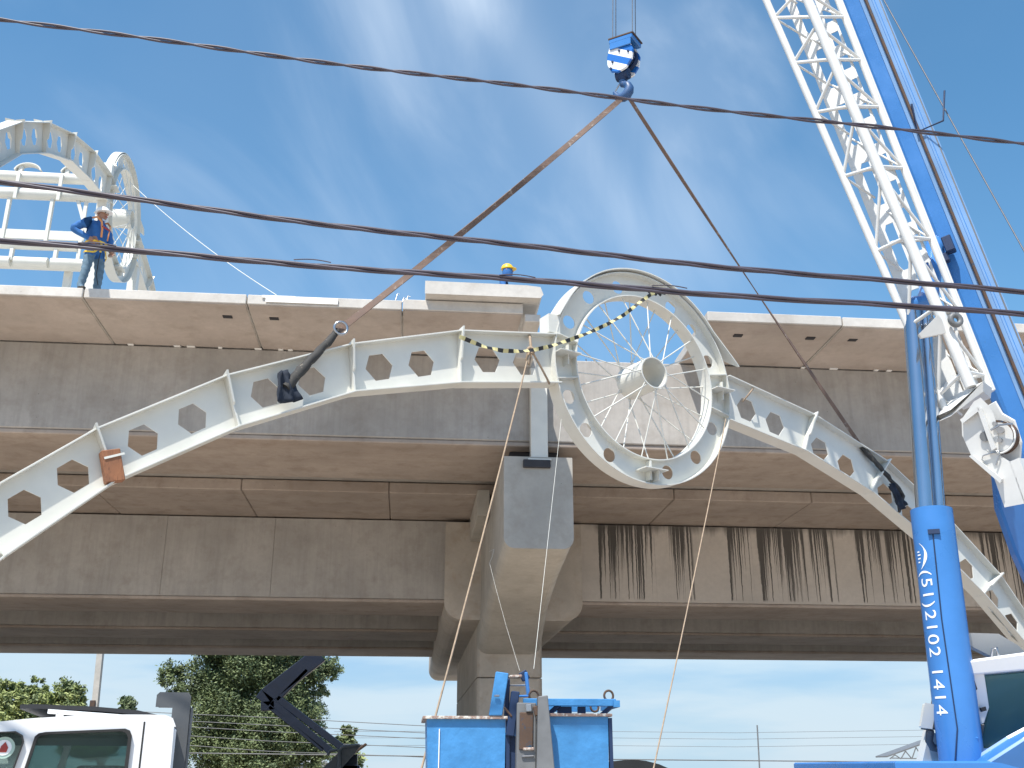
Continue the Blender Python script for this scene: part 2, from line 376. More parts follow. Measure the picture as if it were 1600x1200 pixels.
while fx < 40:
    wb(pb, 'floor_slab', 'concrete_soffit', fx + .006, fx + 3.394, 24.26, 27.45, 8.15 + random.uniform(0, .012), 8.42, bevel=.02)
    fx += 3.4
g = MB(); g.box(-2.83, -1.52, 17.965, 17.985, 10.115, 10.235); g.box(-2.9, -2.3, 17.97, 17.985, 10.20, 10.25)
wbuild(g, 'white_board', 'board_gap_white', pb)
for px in (205, 278, 300, 345, 405, 440, 455, 1252, 1300, 1365, 1385):  # white bits painted as daylight leaking through the joint under the slabs
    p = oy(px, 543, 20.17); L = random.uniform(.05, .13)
    wb(pb, 'light_gap_dab', 'board_gap_white', p.x - L, p.x + L * .6, 20.13, 20.198, 10.035, 10.06, bevel=.006)
for k in range(11):
    x = 3.55 + .07 * k + (0 if k < 5 else .35) + random.uniform(-.02, .02); h = random.uniform(.08, .22)
    wbuild(MB().tube([(x, 20.6, 10.03), (x + random.uniform(-.03, .03), 20.6, 10.05 + h)], .009, 5), 'rebar', 'rust_dark', pb)
# a small rebar tie at the joint
for dx, h in ((-.5, .2), (-.38, .12), (-.30, .16)):
    wbuild(MB().tube([(dx, 18.15, 10.2), (dx + .06, 18.15, 10.27 + h), (dx + .1, 18.15, 10.25 + h)], .012, 5), 'rebar', 'steel', pb)
for x in (-6.07, -3.17, -.34): wb(pb, 'joint_filler', 'concrete_web', x - .03, x + .03, 18.35, 20.5, 10.10, 10.2, bevel=0)
# loose slabs stacked on the deck
sl = MB(); sl.prism([(.08, 0), (2.20, 0), (2.25, .06), (2.2, .2), (1.95, .225), (.08, .235)], (0, 0, 10.305), (1, 0, 0), (0, 0, 1), (0, 1, 0), 17.72, 19.55)
tag(sl.build('concrete_slab', 'concrete_slab', bevel=.012), 'loose pale concrete slab laid on the deck edge, overhanging near the yellow helmeted worker', 'slab')

# ------------------------------------------------------------------ track bridge (far girders)
tb = thing('track_bridge', 'lower concrete track viaduct of three parallel girders behind the platform bridge', 'bridge', (0, 27, 6.05))
js = [-42, -30, -20, oy(258, 850, 27).x, oy(428, 850, 27).x, 2.6, 14.9, 26, 38, 60]
for k, (a, b) in enumerate(zip(js[:-1], js[1:])):
    wbuild(MB().box(a + .0015, b - .0015, 27.0, 29.5, 6.12, 8.12), 'girder_segment', 'concrete_stained' if b > 3 else 'concrete_web', tb, bevel=.008)
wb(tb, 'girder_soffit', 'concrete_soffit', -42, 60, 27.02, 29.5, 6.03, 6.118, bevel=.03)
for y0, y1 in ((33.2, 35.6), (38.4, 40.9)):
    wb(tb, 'girder', 'concrete_web', -50, 70, y0, y1, 6.12, 8.0, bevel=.03)
    wb(tb, 'girder_soffit', 'concrete_soffit', -50, 70, y0 + .02, y1, 6.03, 6.118, bevel=.03)
wb(tb, 'track_slab', 'concrete_web', -50, 70, 27.62, 42.0, 8.16, 8.5)
k = 0
for x in [-20 + 4.1 * i for i in range(14)]:
    for yy in (33.18, 38.38):
        k += 1
        if k % 3: wb(tb, 'drain_stub', 'bearing', x, x + .06, yy - .03, yy + .01, 6.7, 6.95, bevel=0)

# ------------------------------------------------------------------ pier
pr = thing('bridge_pier', 'concrete pier with a round cornered crosshead and a long square bracket facing us', 'pier', (2.5, 30, 0))
def rbox(x0, x1, z0, z1, r, n=6):     # section with rounded bottom corners
    p = [(x1, z1), (x0, z1)]
    p += [(x0 + r - r * cos(rad(90 * i / n)), z0 + r - r * sin(rad(90 * i / n))) for i in range(n + 1)]
    p += [(x1 - r + r * sin(rad(90 * i / n)), z0 + r - r * cos(rad(90 * i / n))) for i in range(n + 1)]
    return p
def loft(mb, secs):                   # secs: list of (y, section)
    m = len(secs[0][1])
    vs = [(x, y, z) for y, s in secs for x, z in s]
    mb.add(vs, [(i * m + k, i * m + (k + 1) % m, (i + 1) * m + (k + 1) % m, (i + 1) * m + k) for i in range(len(secs) - 1) for k in range(m)], False)
    mb.add(vs[:m], [tuple(range(m))]); mb.add(vs[-m:], [tuple(range(m))[::-1]])
c = MB(); loft(c, [(19.92, rbox(1.735, 3.07, 6.06, 7.86, .2)), (22.5, rbox(1.735, 3.14, 5.86, 7.86, .22)), (25.2, rbox(1.735, 3.24, 5.50, 7.86, .25)), (27.4, rbox(1.735, 3.36, 5.0, 7.86, .28)), (28.1, rbox(1.735, 3.40, 4.85, 7.86, .3))])
wbuild(c, 'corbel', 'concrete_corbel', pr, bevel=.01)
c = MB(); loft(c, [(26.72, rbox(.84, 4.30, 5.60, 8.02, .42)), (46.6, rbox(.84, 4.30, 5.60, 8.02, .42))])
wbuild(c, 'crosshead', 'concrete_pier', pr, bevel=.02)
cs = [(1.74, 28.05), (1.80, 27.98), (3.37, 27.98), (3.43, 28.05), (3.43, 39.45), (3.37, 39.5), (1.80, 39.5), (1.74, 39.45)]
for z0, z1 in ((0, 4.28), (4.30, 5.75)):
    c = MB(); c.prism(cs, (0, 0, 0), (1, 0, 0), (0, 1, 0), (0, 0, 1), z0, z1); wbuild(c, 'column', 'concrete_pier', pr, bevel=.015)
wb(pr, 'bearing_plinth', 'concrete_corbel', 1.44, 1.72, 23.6, 26.6, 7.52, 8.12)
wb(pr, 'bearing_or_notch_box', 'bearing', 2.10, 2.64, 19.86, 20.19, 7.64, 7.80)  # dark box drawn in place of the shaded notch under the post
wb(pr, 'bearing_or_notch_box', 'bearing', 1.9, 2.9, 20.6, 22.6, 7.862, 8.165)
wb(pr, 'bearing_or_notch_box', 'bearing', 1.2, 3.9, 27.6, 29.2, 8.022, 8.03, bevel=0)

# steel post standing in the bracket notch
po = MB(); po.box(2.26, 2.60, 19.93, 20.15, 7.83, 9.75)
po = tag(po.build('steel_post', 'white_steel', bevel=.008), 'white square steel post standing on the pier bracket under the arch', 'post')
g = MB(); g.box(2.20, 2.66, 19.88, 20.18, 7.802, 7.83); g.build('base_plate', 'white_steel', po)

# ------------------------------------------------------------------ steel arch with spoked wheel
TOPL = [(-1.30, .316), (-2.638, .065), (-3.94, -.377), (-5.217, -.979), (-6.326, -1.704), (-7.35, -2.58), (-8.3, -3.6)]
BOTL = [(-1.29, -.275), (-2.626, -.532), (-3.875, -.872), (-5.047, -1.446), (-6.107, -2.128), (-6.90, -2.88), (-7.75, -3.9)]
TOPR = [(1.40, .325), (2.969, .054), (4.383, -.40), (5.57, -1.07), (6.63, -1.819), (7.45, -2.7), (8.3, -3.75)]
BOTR = [(1.36, -.274), (2.736, -.482), (3.988, -.888), (5.178, -1.489), (6.2, -2.14), (7.05, -2.82), (7.85, -3.8)]
HEXL = [[(-2.25, -.168), (-1.739, -.10)], [(-3.584, -.528), (-3.085, -.385)], [(-4.796, -1.045), (-4.322, -.83)], [(-5.903, -1.71), (-5.48, -1.43)], [(-6.80, -2.45), (-6.453, -2.13)], [(-7.6, -3.25)]]
HEXR = [[(1.76, -.05), (2.27, -.16)], [(3.10, -.39), (3.60, -.56)], [(4.36, -.87), (4.83, -1.13)], [(5.56, -1.48), (5.98, -1.79)], [(6.48, -2.2), (6.86, -2.52)], [(7.5, -3.3)]]
def make_arch(mtx, label, extra_post=None, hood=1.):
    root = thing('steel_arch', label, 'steel arch', mtx=mtx)
    WEB = .012; FW = .115
    for sgn, T, Bt, HX in ((-1, TOPL, BOTL, HEXL), (1, TOPR, BOTR, HEXR)):
        for k in range(len(T) - 1):
            t0, t1, b0, b1 = T[k], T[k + 1], Bt[k], Bt[k + 1]
            ang = math.atan2(t1[1] - t0[1], t1[0] - t0[0]); R = .172 if sgn > 0 else .170 - .006 * k
            if sgn < 0 and k >= 3: R = .150
            mb = MB(); plate(mb, [t0, t1, b1, b0], [circ(hx, hz, R, 6, ang) for hx, hz in HX[k]], WEB)
            web = mb.build('web_panel', 'white_steel', root)
            # stiffener at the outer end of the panel
            e = (V((t1[0], t1[1], 0)) - V((b1[0], b1[1], 0))); H = e.length; e.normalize()
            pf = [(.008, -.02), (.075, -.02), (.075, H * .42), (.105, H * .47), (.15, H + .05), (.008, H + .03)]
            s = MB(); s.prism(pf, (b1[0], b1[1], 0), (0, 0, 1), e, e.cross(V((0, 0, 1))), -.009, .009)
            s.prism([(-x, y) for x, y in pf], (b1[0], b1[1], 0), (0, 0, 1), e, e.cross(V((0, 0, 1))), -.009, .009)
            s.build('stiffener', 'white_steel', web)
        for nm, L, d in (('top_flange', T, .008), ('bottom_flange', Bt, -.008)):
            mb = MB(); mb.band([(x, z + d) for x, z in L], -FW, FW, .016); mb.build(nm, 'white_steel', root, bevel=.002)
    cz = .05; RO, RI, HW = 1.38, 1.07, .105
    mb = MB(); ha = [22, 44, 64, 106, 131, 155, 202, 223, 243, 286, 312, 337]
    plate(mb, circ(0, cz, RO - .004, 96), [circ(1.215 * cos(rad(a)), cz + 1.215 * sin(rad(a)), .088, 20) for a in ha] + [circ(0, cz, RI + .004, 96)], .012)
    wh = mb.build('wheel', 'white_steel', root)
    for nm, R, ww in (('outer_rim', RO, HW), ('inner_rim', RI, HW * .95)):
        mb = MB(); pts = arcp(R, 0, 360, 96, 0, cz)
        mb.band(pts, -ww, ww, .014); o = mb.build(nm, 'white_steel', wh)
        for p in o.data.polygons: p.use_smooth = False
    # hood over the top of the wheel, ends running off straight
    hp = arcp(1.395, 36, 150, 40, 0, .075)
    a = V(hp[0]); d = (V(hp[0]) - V(hp[1])).normalized(); z_ = V(hp[-1]); dz = (V(hp[-1]) - V(hp[-2])).normalized()
    d = (d + V((.16, .05))).normalized()
    pts = [tuple(a + d * .60), tuple(a + d * .45), tuple(a + d * .2)] + hp + [tuple(z_ + dz * .10), tuple(z_ + dz * .26)]
    m = len(pts); w0 = [-.15 * hood] * m; w1 = [.145 * hood] * m
    w0[0], w1[0] = .12, .14; w0[1], w1[1] = -.02, .145; w0[-1], w1[-1] = .13, .16
    mb = MB(); mb.band(pts, w0, w1, .014); mb.build('hood', 'white_steel', wh)
    mb = MB(); mb.box(-1.46, -1.30, .325, .56, -.10, .10); mb.build('hood_bracket', 'white_steel', wh)
    # hub
    mb = MB(); n_ = 40; L = .25
    for r, L_ in ((.205, L), (.19, L)):
        pass
    ro, ri = .205, .190; vs = []
    for (r, w) in ((ro, -L), (ro, L), (ri, L), (ri, -L)): vs += [(r * cos(2 * pi * i / n_), cz + r * sin(2 * pi * i / n_), w) for i in range(n_)]
    fs = [(j * n_ + i, j * n_ + (i + 1) % n_, ((j + 1) % 4) * n_ + (i + 1) % n_, ((j + 1) % 4) * n_ + i) for j in range(4) for i in range(n_)]
    mb.add(vs, fs, False); mb.build('hub', 'white_steel', wh)
    sp = None
    for i in range(32):
        a = 2 * pi * (i + .5) / 32; side = 1 if i % 2 else -1; off = .10 * (1 if (i // 2) % 2 else -1)
        p = V((.2 * cos(a + off * 3), cz + .2 * sin(a + off * 3), side * .235)); q = V((1.065 * cos(a), cz + 1.065 * sin(a), side * .05))
        MB().tube([p, q], .0085, 6).build('spoke', 'white_steel', wh)
    for a in (168, 192, 12, -12, 258, 282):           # radial stiffeners inside the ring, front and back
        if a in (258, 282): continue
        x, z = cos(rad(a)), sin(rad(a)); mb = MB()
        for s_ in (1, -1): mb.obox((x * 1.225, cz + z * 1.225, s_ * .058), ((x, z, 0), (-z, x, 0), (0, 0, 1)), (.148, .005, .052))
        mb.build('ring_stiffener', 'white_steel', wh)
    for a in (180, 0, 270):                         # connection cleats
        x, z = cos(rad(a)), sin(rad(a)); mb = MB()
        if a == 270:
            mb.box(-.17, .17, cz - 1.222, cz - 1.21, .007, .22); mb.box(-.012, .012, cz - 1.33, cz - 1.09, .007, .10); mb.box(.06, .075, cz - 1.34, cz - 1.222, .007, .17)
        else:
            x0 = x * 1.225; mb.box(x0 - .15, x0 + .15, cz + .03, cz + .042, .007, .22); mb.box(x0 + .02, x0 + .034, cz - .09, cz + .16, .007, .12)
        mb.build('cleat', 'white_steel', wh)
    if extra_post:
        mb = MB(); z0 = extra_post; mb.box(-1.45, -1.2, z0, -.27, -.1, .1); mb.build('support_post', 'white_steel', root, bevel=.008)
        mb = MB(); mb.box(1.55, 1.8, z0, -.3, -.1, .1); mb.build('support_post', 'white_steel', root, bevel=.008)
    return root
WC = od(1003, 597, 13.2); PHI = rad(26.6)
def frame(c, yaw):
    a = V((cos(yaw), sin(yaw), 0)); n_ = V((sin(yaw), -cos(yaw), 0))
    m = Matrix(((a.x, 0, n_.x, c.x), (a.y, 0, n_.y, c.y), (0, 1, 0, c.z), (0, 0, 0, 1))); return m
MA = frame(WC, PHI)
arch = make_arch(MA, 'large white steel arch with hexagon holes and spoked wheel, hanging from the slings')
C2 = od(188, 345, 23.0); M2 = frame(C2, rad(91.5))
arch2 = make_arch(M2, 'white steel arch already standing on the deck behind the worker in a white helmet', extra_post=10.26 - C2.z, hood=.55)
def pl(px, py, w=0.):              # pixel -> point on the hanging arch's plane, w towards us
    nn = V((sin(PHI), -cos(PHI), 0)); r = ray(px, py); return EYE + r * ((WC + nn * w - EYE).dot(nn) / r.dot(nn))
def aw(s, z, w): return MA @ V((s, z, w))

# ------------------------------------------------------------------ canopy frame beside the standing arch
cf = thing('canopy_frame', 'white tubular canopy frame of horizontal pipes and hoops left of the standing arch', 'steel frame', (-9, 20.5, 10.27))
YF = 20.6
def row(py0, py1, r, x0=-14., x1=None, Y=YF, name='pipe', gaps=None):
    a, b = oy(0, py0, Y), oy(150, py1, Y); sl = (b.z - a.z) / (b.x - a.x); x1 = x1 if x1 else b.x
    z = (a.z + b.z) / 2
    if gaps:
        for g0, g1 in gaps: wbuild(MB().tube([(g0, Y, z), (g1, Y, z)], r, 16), name, 'white_steel', cf)
    else: wbuild(MB().tube([(x0, Y, z), (x1, Y, z)], r, 16), name, 'white_steel', cf)
    return z
zA = row(273, 283, .115, x1=-7.15); zB = row(299, 310, .125, x1=-6.95)
zC = row(365, 372, .0, x1=-7.2) if False else oy(60, 366, YF).z
wbuild(MB().box(-14, -7.1, YF - .02, YF + .02, zC - .12, zC + .09), 'lower_plate', 'white_steel', cf, bevel=.004)
zD = row(383, 388, .085, x1=-7.2); zE = row(408, 414, .11, gaps=[(-11, -9.1), (-9.02, -8.5), (-8.42, -7.75), (-7.68, -7.0)], x1=-7)
zbig = oy(60, 409, YF).z
wbuild(MB().tube([(-14, YF + .12, zbig - .03), (-7.0, YF + .12, zbig - .03)], .1, 14), 'pipe', 'white_steel', cf)
for px in (-95, 10, 78):
    x = oy(px, 340, YF).x
    wbuild(MB().box(x - .035, x + .035, YF - .05, YF + .05, zD, zB - .1), 'upright', 'white_steel', cf, bevel=.005)
    x2 = oy(px + 12, 340, YF).x
    wbuild(MB().box(x2 - .035, x2 + .035, YF - .17, YF - .12, zB - .2, zA + .02), 'clip', 'white_steel', cf, bevel=.003)
    wbuild(MB().box(x2 + .05, x2 + .12, YF - .05, YF + .05, zbig, zD), 'clip', 'white_steel', cf, bevel=.003)
for px in (45, 118, -45):
    p = oy(px, 268, YF); mb = MB()
    mb.band(arcp(.27, 12, 172, 14), -.09, .09, .03); mb.v = [(p.x + x, YF + w, zA + .10 + z * .72) for x, z, w in mb.v]
    wbuild(mb, 'hoop', 'white_steel', cf)
    wbuild(MB().box(p.x - .2, p.x - .12, YF - .05, YF + .05, zA, zA + .24), 'clip', 'white_steel', cf)
wbuild(MB().bar((oy(122, 312, YF).x, YF, zB - .1), (oy(140, 350, YF).x, YF, zC), .07, .07), 'brace', 'white_steel', cf)
wbuild(MB().bar((oy(139, 290, YF).x, YF, zB + .1), (oy(122, 402, YF).x, YF, zbig), .05, .07), 'brace', 'white_steel', cf)
for x in (-10.4, -7.4): wbuild(MB().box(x - .07, x + .07, YF + .2, YF + .34, 10.262, zbig), 'leg', 'white_steel', cf, bevel=.005)

# ------------------------------------------------------------------ things on the arch
def catenary(p, q, sag, n=24):
    p, q = V(p), V(q); return [p.lerp(q, i / n) - V((0, 0, sag * 4 * (i / n) * (1 - i / n))) for i in range(n + 1)]
HK = pl(977, 152)
# slings
def sling(label, a, b, c2, w, flat=True, mat='sling'):
    root = thing('sling', label, 'sling', HK, 'lifting slings on the arch')
    a, b, c2 = V(a), V(b), V(c2)
    d = (b - a); n_ = 40; mb = MB()
    side = d.normalized().cross((EYE - a).normalized()).normalized(); fr = d.normalized().cross(side).normalized(); vs = []; fs = []
    for i in range(n_ + 1):
        t = i / n_; p = a.lerp(b, t) - V((0, 0, .10 * 4 * t * (1 - t) * .5)); an = (sin(t * 9) * .55) if flat else t * 3
        x = side * cos(an) + fr * sin(an); y = fr * cos(an) - side * sin(an)
        for sx_, sy_ in ((-1, -1), (1, -1), (1, 1), (-1, 1)): vs.append(p + x * (w / 2) * sx_ + y * .007 * sy_)
    fs = [(4 * i + k, 4 * i + (k + 1) % 4, 4 * i + 4 + (k + 1) % 4, 4 * i + 4 + k) for i in range(n_) for k in range(4)] + [(0, 1, 2, 3), tuple(4 * n_ + k for k in (3, 2, 1, 0))]
    mb.add(vs, fs); wbuild(mb, 'strap', mat, root)
    rnd = random.Random(int(w * 1000)); pts = []
    for i in range(15):
        t = i / 14; p = b.lerp(c2, t); p += V((rnd.uniform(-1, 1), rnd.uniform(-1, 1), rnd.uniform(-1, 1))) * .008
        pts.append(p)
    rr = [.026 + .010 * rnd.uniform(.2, 1.3) + .0018 * t for t in range(15)] if flat else [.035 * rnd.uniform(.8, 1.2) for _ in range(15)]
    rr = [min(r, .075) for r in rr]
    wbuild(MB().tube(pts, rr, 9), 'sleeve', 'sleeve', root)
    return root
s1b, s1c = pl(528, 517, .12), pl(447, 606, .14)
s1 = sling('rust brown webbing sling with a thick dark sleeve, running down left from the hook', HK + V((-.05, 0, -.02)), s1b, s1c, .072)
mb = MB()
mb.ring(s1b + V((.03, -.03, .02)), (.3, -1, .2), (0, 0, 1), .07, .014, 16, 6); wbuild(mb, 'shackle', 'steel', s1)
s2b, s2c = pl(1346, 698, .05), pl(1404, 764, .13)
s2 = sling('thin rust brown sling with dark sleeve, running down right from the hook', HK + V((.06, 0, -.02)), s2b, s2c, .05, False)
wbuild(MB().tube([s2c, pl(1411, 775, .13), pl(1405, 800, .13)], [.035, .03, .02], 8), 'sleeve_end', 'sleeve', s2)
# dark cloth pads
def cloth(px, py, hw, hh, w, label, tilt=0.):
    mb = MB(); N = 9; vs = []
    for side in (0, 1):
        for i in range(N):
            for j in range(N):
                u_, v_ = i / (N - 1) * 2 - 1, j / (N - 1) * 2 - 1
                k_ = .82 + .16 * math.sin(3.1 * u_ + px) ; bx = u_ * hw * (.72 - .28 * v_) * k_; bz = v_ * hh * (1 - .12 * abs(u_))
                dd = .035 * math.sin(6 * u_ + 2 * v_) * math.cos(3 * v_) - side * .025
                x, z = bx * cos(tilt) - bz * sin(tilt), bx * sin(tilt) + bz * cos(tilt); vs.append((x, z, dd))
    f = []
    for i in range(N - 1):
        for j in range(N - 1):
            a = i * N + j; f.append((a, a + 1, a + N + 1, a + N)); o = N * N; f.append((a + o, a + N + o, a + N + 1 + o, a + 1 + o))
    rim = [i * N for i in range(N)] + [(N - 1) * N + j for j in range(1, N)] + [i * N + N - 1 for i in range(N - 2, -1, -1)] + [j for j in range(N - 2, 0, -1)]
    for a, b in zip(rim, rim[1:] + rim[:1]): f.append((a, b, b + N * N, a + N * N))
    lp = MA.inverted() @ pl(px, py, w); mb.add([MA @ V((lp.x + x, lp.y + z, lp.z + d)) for x, z, d in vs], f, True)
    return tag(mb.build('padding_cloth', 'cloth'), label, 'cloth')
cloth(449, 603, .17, .17, .17, 'crumpled dark blue cloth pad under the left sling on the arch', .25)
cloth(1403, 775, .15, .20, .17, 'dark cloth pad under the right sling beside the blue cylinder', .5)
# wooden block between flanges
lp = MA.inverted() @ pl(176, 728, .1); mb = MB(); e1 = V((cos(.28), sin(.28), 0)); e2 = V((-sin(.28), cos(.28), 0))
mb.obox((lp.x, lp.y, .075), (e1, e2, (0, 0, 1)), (.082, .145, .055)); mb.v = [tuple(MA @ V(p)) for p in mb.v]
wbk = tag(mb.build('wood_block', 'wood', bevel=.006), 'reddish brown timber block strapped in the arch beside the third joint from the left', 'wood block')
mb = MB(); mb.bar((lp.x - .085, lp.y + .05, .135), (lp.x + .08, lp.y + .12, .135), .02, .006, (0, 0, 1)); mb.v = [tuple(MA @ V(p)) for p in mb.v]; mb.build('strap', 'string', wbk)
# small welded lugs
# warning tape: twisted yellow and black
def tape(pts, w):
    root = thing('warning_tape', 'twisted yellow and black tape slung from the arch joint to the wheel top', 'tape', pts[0])
    P = [V(p) for p in pts]; acc = 0; vs = []; fs = []; L = [0]
    for a, b in zip(P[:-1], P[1:]): L.append(L[-1] + (b - a).length)
    N = int(L[-1] / .035); samp = []
    for i in range(N + 1):
        t = L[-1] * i / N; k_ = max(j for j in range(len(L)) if L[j] <= t + 1e-9); k_ = min(k_, len(P) - 2); samp.append(P[k_].lerp(P[k_ + 1], (t - L[k_]) / (L[k_ + 1] - L[k_])))
    for ci, key in enumerate(('tape_yellow', 'tape_black')):
        mb = MB()
        for i in range(N):
            if (i // 2) % 2 != ci: continue
            a, b = samp[i], samp[i + 1]; d = (b - a).normalized(); s_ = d.cross(V((0, -1, 0))).normalized(); f_ = d.cross(s_)
            q = []
            for p, t in ((a, i), (b, i + 1)):
                an = .55 * sin(t * .45); x = s_ * cos(an) + f_ * sin(an); q += [p - x * w / 2 - f_ * .003, p + x * w / 2 - f_ * .003, p + x * w / 2 + f_ * .003, p - x * w / 2 + f_ * .003]
            mb = MB(); mb.add(q, [(0, 1, 5, 4), (1, 2, 6, 5), (2, 3, 7, 6), (3, 0, 4, 7), (0, 3, 2, 1), (4, 5, 6, 7)])
            wbuild(mb, 'yellow_band' if ci == 0 else 'black_band', key, root)
tp = [(718, 526), (735, 533), (757, 542), (785, 548), (815, 549), (833, 547), (860, 541), (890, 531), (920, 520), (950, 506), (975, 492), (1000, 472), (1020, 458), (1034, 454)]
tape([pl(x, y, .26) for x, y in tp], .045)
tape_knot = MB(); q = pl(1027, 457, .24)
for k in range(5):
    an = k * 1.3; tape_knot.bar(q + V((.10 * cos(an), 0, .05 * sin(an))), q - V((.12 * cos(an), .01 * k, .05 * sin(an))), .03, .006, (0, -1, 0))
tag(tape_knot.build('tape_knot', 'tape_black'), 'knotted end of striped tape on top of the wheel', 'tape')
# ropes
def rope(pts, r, mat, label, cat='rope', n=7):
    return tag(MB().tube(pts, r, n).build('rope', mat), label, cat)
rope(catenary(pl(828, 546, .2), od(632, 1300, 8.3), .05), .0095, 'rope', 'long tan tag rope from left of the wheel down to the left blue bin')
rope(catenary(pl(1134, 655, .15), od(1002, 1290, 8.6), .04), .007, 'rope', 'long tan tag rope hanging from the right side of the wheel')
mb = MB(); k0 = pl(828, 527, .14)
mb.tube([pl(827, 524, -.1), k0, pl(830, 545, .17)], .016, 6); mb.tube([pl(829, 545, .17), pl(846, 575, .1), pl(858, 598, .14), pl(858, 601, -.1)], .014, 6)
mb.tube([pl(826, 548, .18), pl(822, 562, .18), pl(826, 570, .18), pl(831, 552, .2)], .013, 6)
mb.ring(pl(829, 548, .19), (0, -1, 0), (0, 0, 1), .035, .022, 12, 6)
tag(mb.build('rope_knot', 'rope'), 'tan rope loop knotted round the arch left of the wheel', 'rope')
mb = MB(); mb.tube([pl(1176, 608, -.12), pl(1176, 608, .14), pl(1170, 616, .12), pl(1160, 628, .02)], .012, 6)
tag(mb.build('rope_tie', 'rope'), 'short tan rope tie on the arch right of the wheel', 'rope')
rope(catenary(pl(877, 655, .05), od(834, 1045, 8.6), .0), .002, 'string', 'thin white string from the wheel down to the blue mast', n=5)
q0 = pl(768, 820, .1)
rope([od(764, 862, 12), od(772, 858, 11.9), od(769, 870, 11.9), od(765, 880, 11.8), od(775, 920, 11.4), od(790, 975, 10.6), od(812, 1048, 8.6)], .0012, 'string', 'faint curled thread hanging by the left tan rope', n=5)
rope(catenary(M2 @ V((-.35, .75, .2)), oy(432, 461, 18.1), .12), .007, 'string', 'pale tag line from the standing arch down to the deck edge')

# ------------------------------------------------------------------ hook block
hb = thing('hook_block', 'blue and white striped crane hook block hanging above the arch', 'hook block', mtx=Matrix.Translation(pl(974, 92)) @ Matrix.Rotation(rad(-38), 4, 'Z') @ Matrix.Rotation(rad(4), 4, 'Y'))
chk = [(-.10, .21), (.14, .17), (.20, .03), (.19, -.12), (.11, -.24), (-.02, -.28), (-.12, -.24), (-.185, -.12), (-.195, .02), (-.165, .15)]
for s_ in (1, -1):
    mb = MB(); mb.prism(chk, (0, 0, 0), (1, 0, 0), (0, 0, 1), (0, -1, 0), s_ * .11 - .014, s_ * .11 + .014); ck = mb.build('cheek_plate', 'stripes', hb, bevel=.006)
    for bx, bz in ((.0, .05), (.14, .0), (-.1, -.1), (-.12, -.2)):
        MB().tube([(bx, -s_ * .12, bz), (bx, -s_ * .145, bz)], .016, 8).build('bolt', 'dark_blue', ck)
for k in (-.05, .05): MB().tube([(0, k - .035, 0), (0, k - .022, 0), (0, k + .022, 0), (0, k + .035, 0)], [.19, .165, .165, .19], 28).build('sheave', 'dark_blue', hb)
mb = MB(); mb.box(-.16, .2, -.15, .15, .20, .27); mb.box(-.15, .18, -.148, -.13, .1, .22); mb.build('head_box', 'crane_blue', hb, bevel=.01)
mb = MB(); mb.box(-.17, .215, -.155, .155, .272, .29); mb.build('top_plate', 'rust_dark', hb)
mb = MB(); mb.tube([(0, 0, -.2), (0, 0, -.36)], [.11, .06], 16); mb.tube([(-.09, 0, -.27), (.09, 0, -.27)], .075, 12); mb.build('swivel', 'dark_blue', hb)
mb = MB(); pts = [(0, 0, -.36), (.01, 0, -.42)] + [(.105 * cos(rad(a)) + .0, 0, -.52 + .105 * sin(rad(a))) for a in (70, 40, 10, -20, -50, -80, -110, -140, -165)] + [(-.13, 0, -.50)]
mb.tube(pts, [.055, .05, .052, .058, .065, .07, .072, .07, .062, .052, .04, .02], 12); hk = mb.build('hook', 'hook_blue', hb)
mb = MB(); mb.tube([(-.11, 0, -.49), (-.05, .0, -.40), (0, 0, -.38)], .012, 8); mb.build('safety_latch', 'steel', hk)
# point on boom head
BOOM = lambda y: (1338 + .400 * y, y)
TIP = od(*BOOM(-912), 17.5); BASE = od(*BOOM(700), 10.6)
bd = (BASE - TIP).normalized()
hbm = hb.matrix_world
for k, (bx, by) in enumerate(((-.15, -.05), (-.15, .05), (.16, -.05), (.16, .05))):
    p = hbm @ V((bx, by, .2)); tip = TIP + V((bx * .8, by, -.1))
    tag(MB().tube([p, tip], .0065, 5).build('hoist_rope', 'wire_rope'), ['steel hoist rope at the far left of the hook block', 'second steel hoist rope from the left above the hook block', 'third steel hoist rope from the left above the hook block', 'steel hoist rope at the far right of the hook block'][k], 'wire rope', 'hoist ropes above the hook block')

# ------------------------------------------------------------------ mobile crane
cr = thing('mobile_crane', 'blue mobile crane with telescopic boom, white lattice jib and lift cylinder bearing a phone number', 'crane', (5.5, 9.3, 0))
up_ = (EYE - BASE).normalized(); sx_ = bd.cross(up_).normalized(); uy_ = sx_.cross(bd).normalized()   # sx_: sideways
def boomsec(t0, t1, w, h, mat='crane_blue'):
    pr_ = [(-w * .5, -h * .42), (-w * .5, h * .30), (-w * .38, h * .48), (w * .30, h * .48), (w * .5, h * .30), (w * .5, -h * .30), (w * .32, -h * .48), (-w * .42, -h * .48)]
    O = TIP + bd * t0; mb = MB(); mb.prism(pr_, O, sx_, uy_, bd, 0, t1 - t0); return mb
LEN = (BASE - TIP).length
wbuild(boomsec(LEN * .50, LEN + 4.2, .45, .52), 'boom_base_section', 'crane_blue', cr, bevel=.02)
wbuild(boomsec(LEN * .18, LEN * .515, .41, .47), 'boom_section', 'crane_blue', cr, bevel=.02)
wbuild(boomsec(0, LEN * .2, .34, .40), 'boom_tip_section', 'crane_blue', cr, bevel=.02)
mb = MB(); mb.obox(TIP + V((0, 0, .05)), (sx_, uy_, bd), (.25, .3, .25)); wbuild(mb, 'boom_head', 'crane_blue', cr, bevel=.03)
SG = 1 if (ROT.transposed() @ sx_).x > 0 else -1
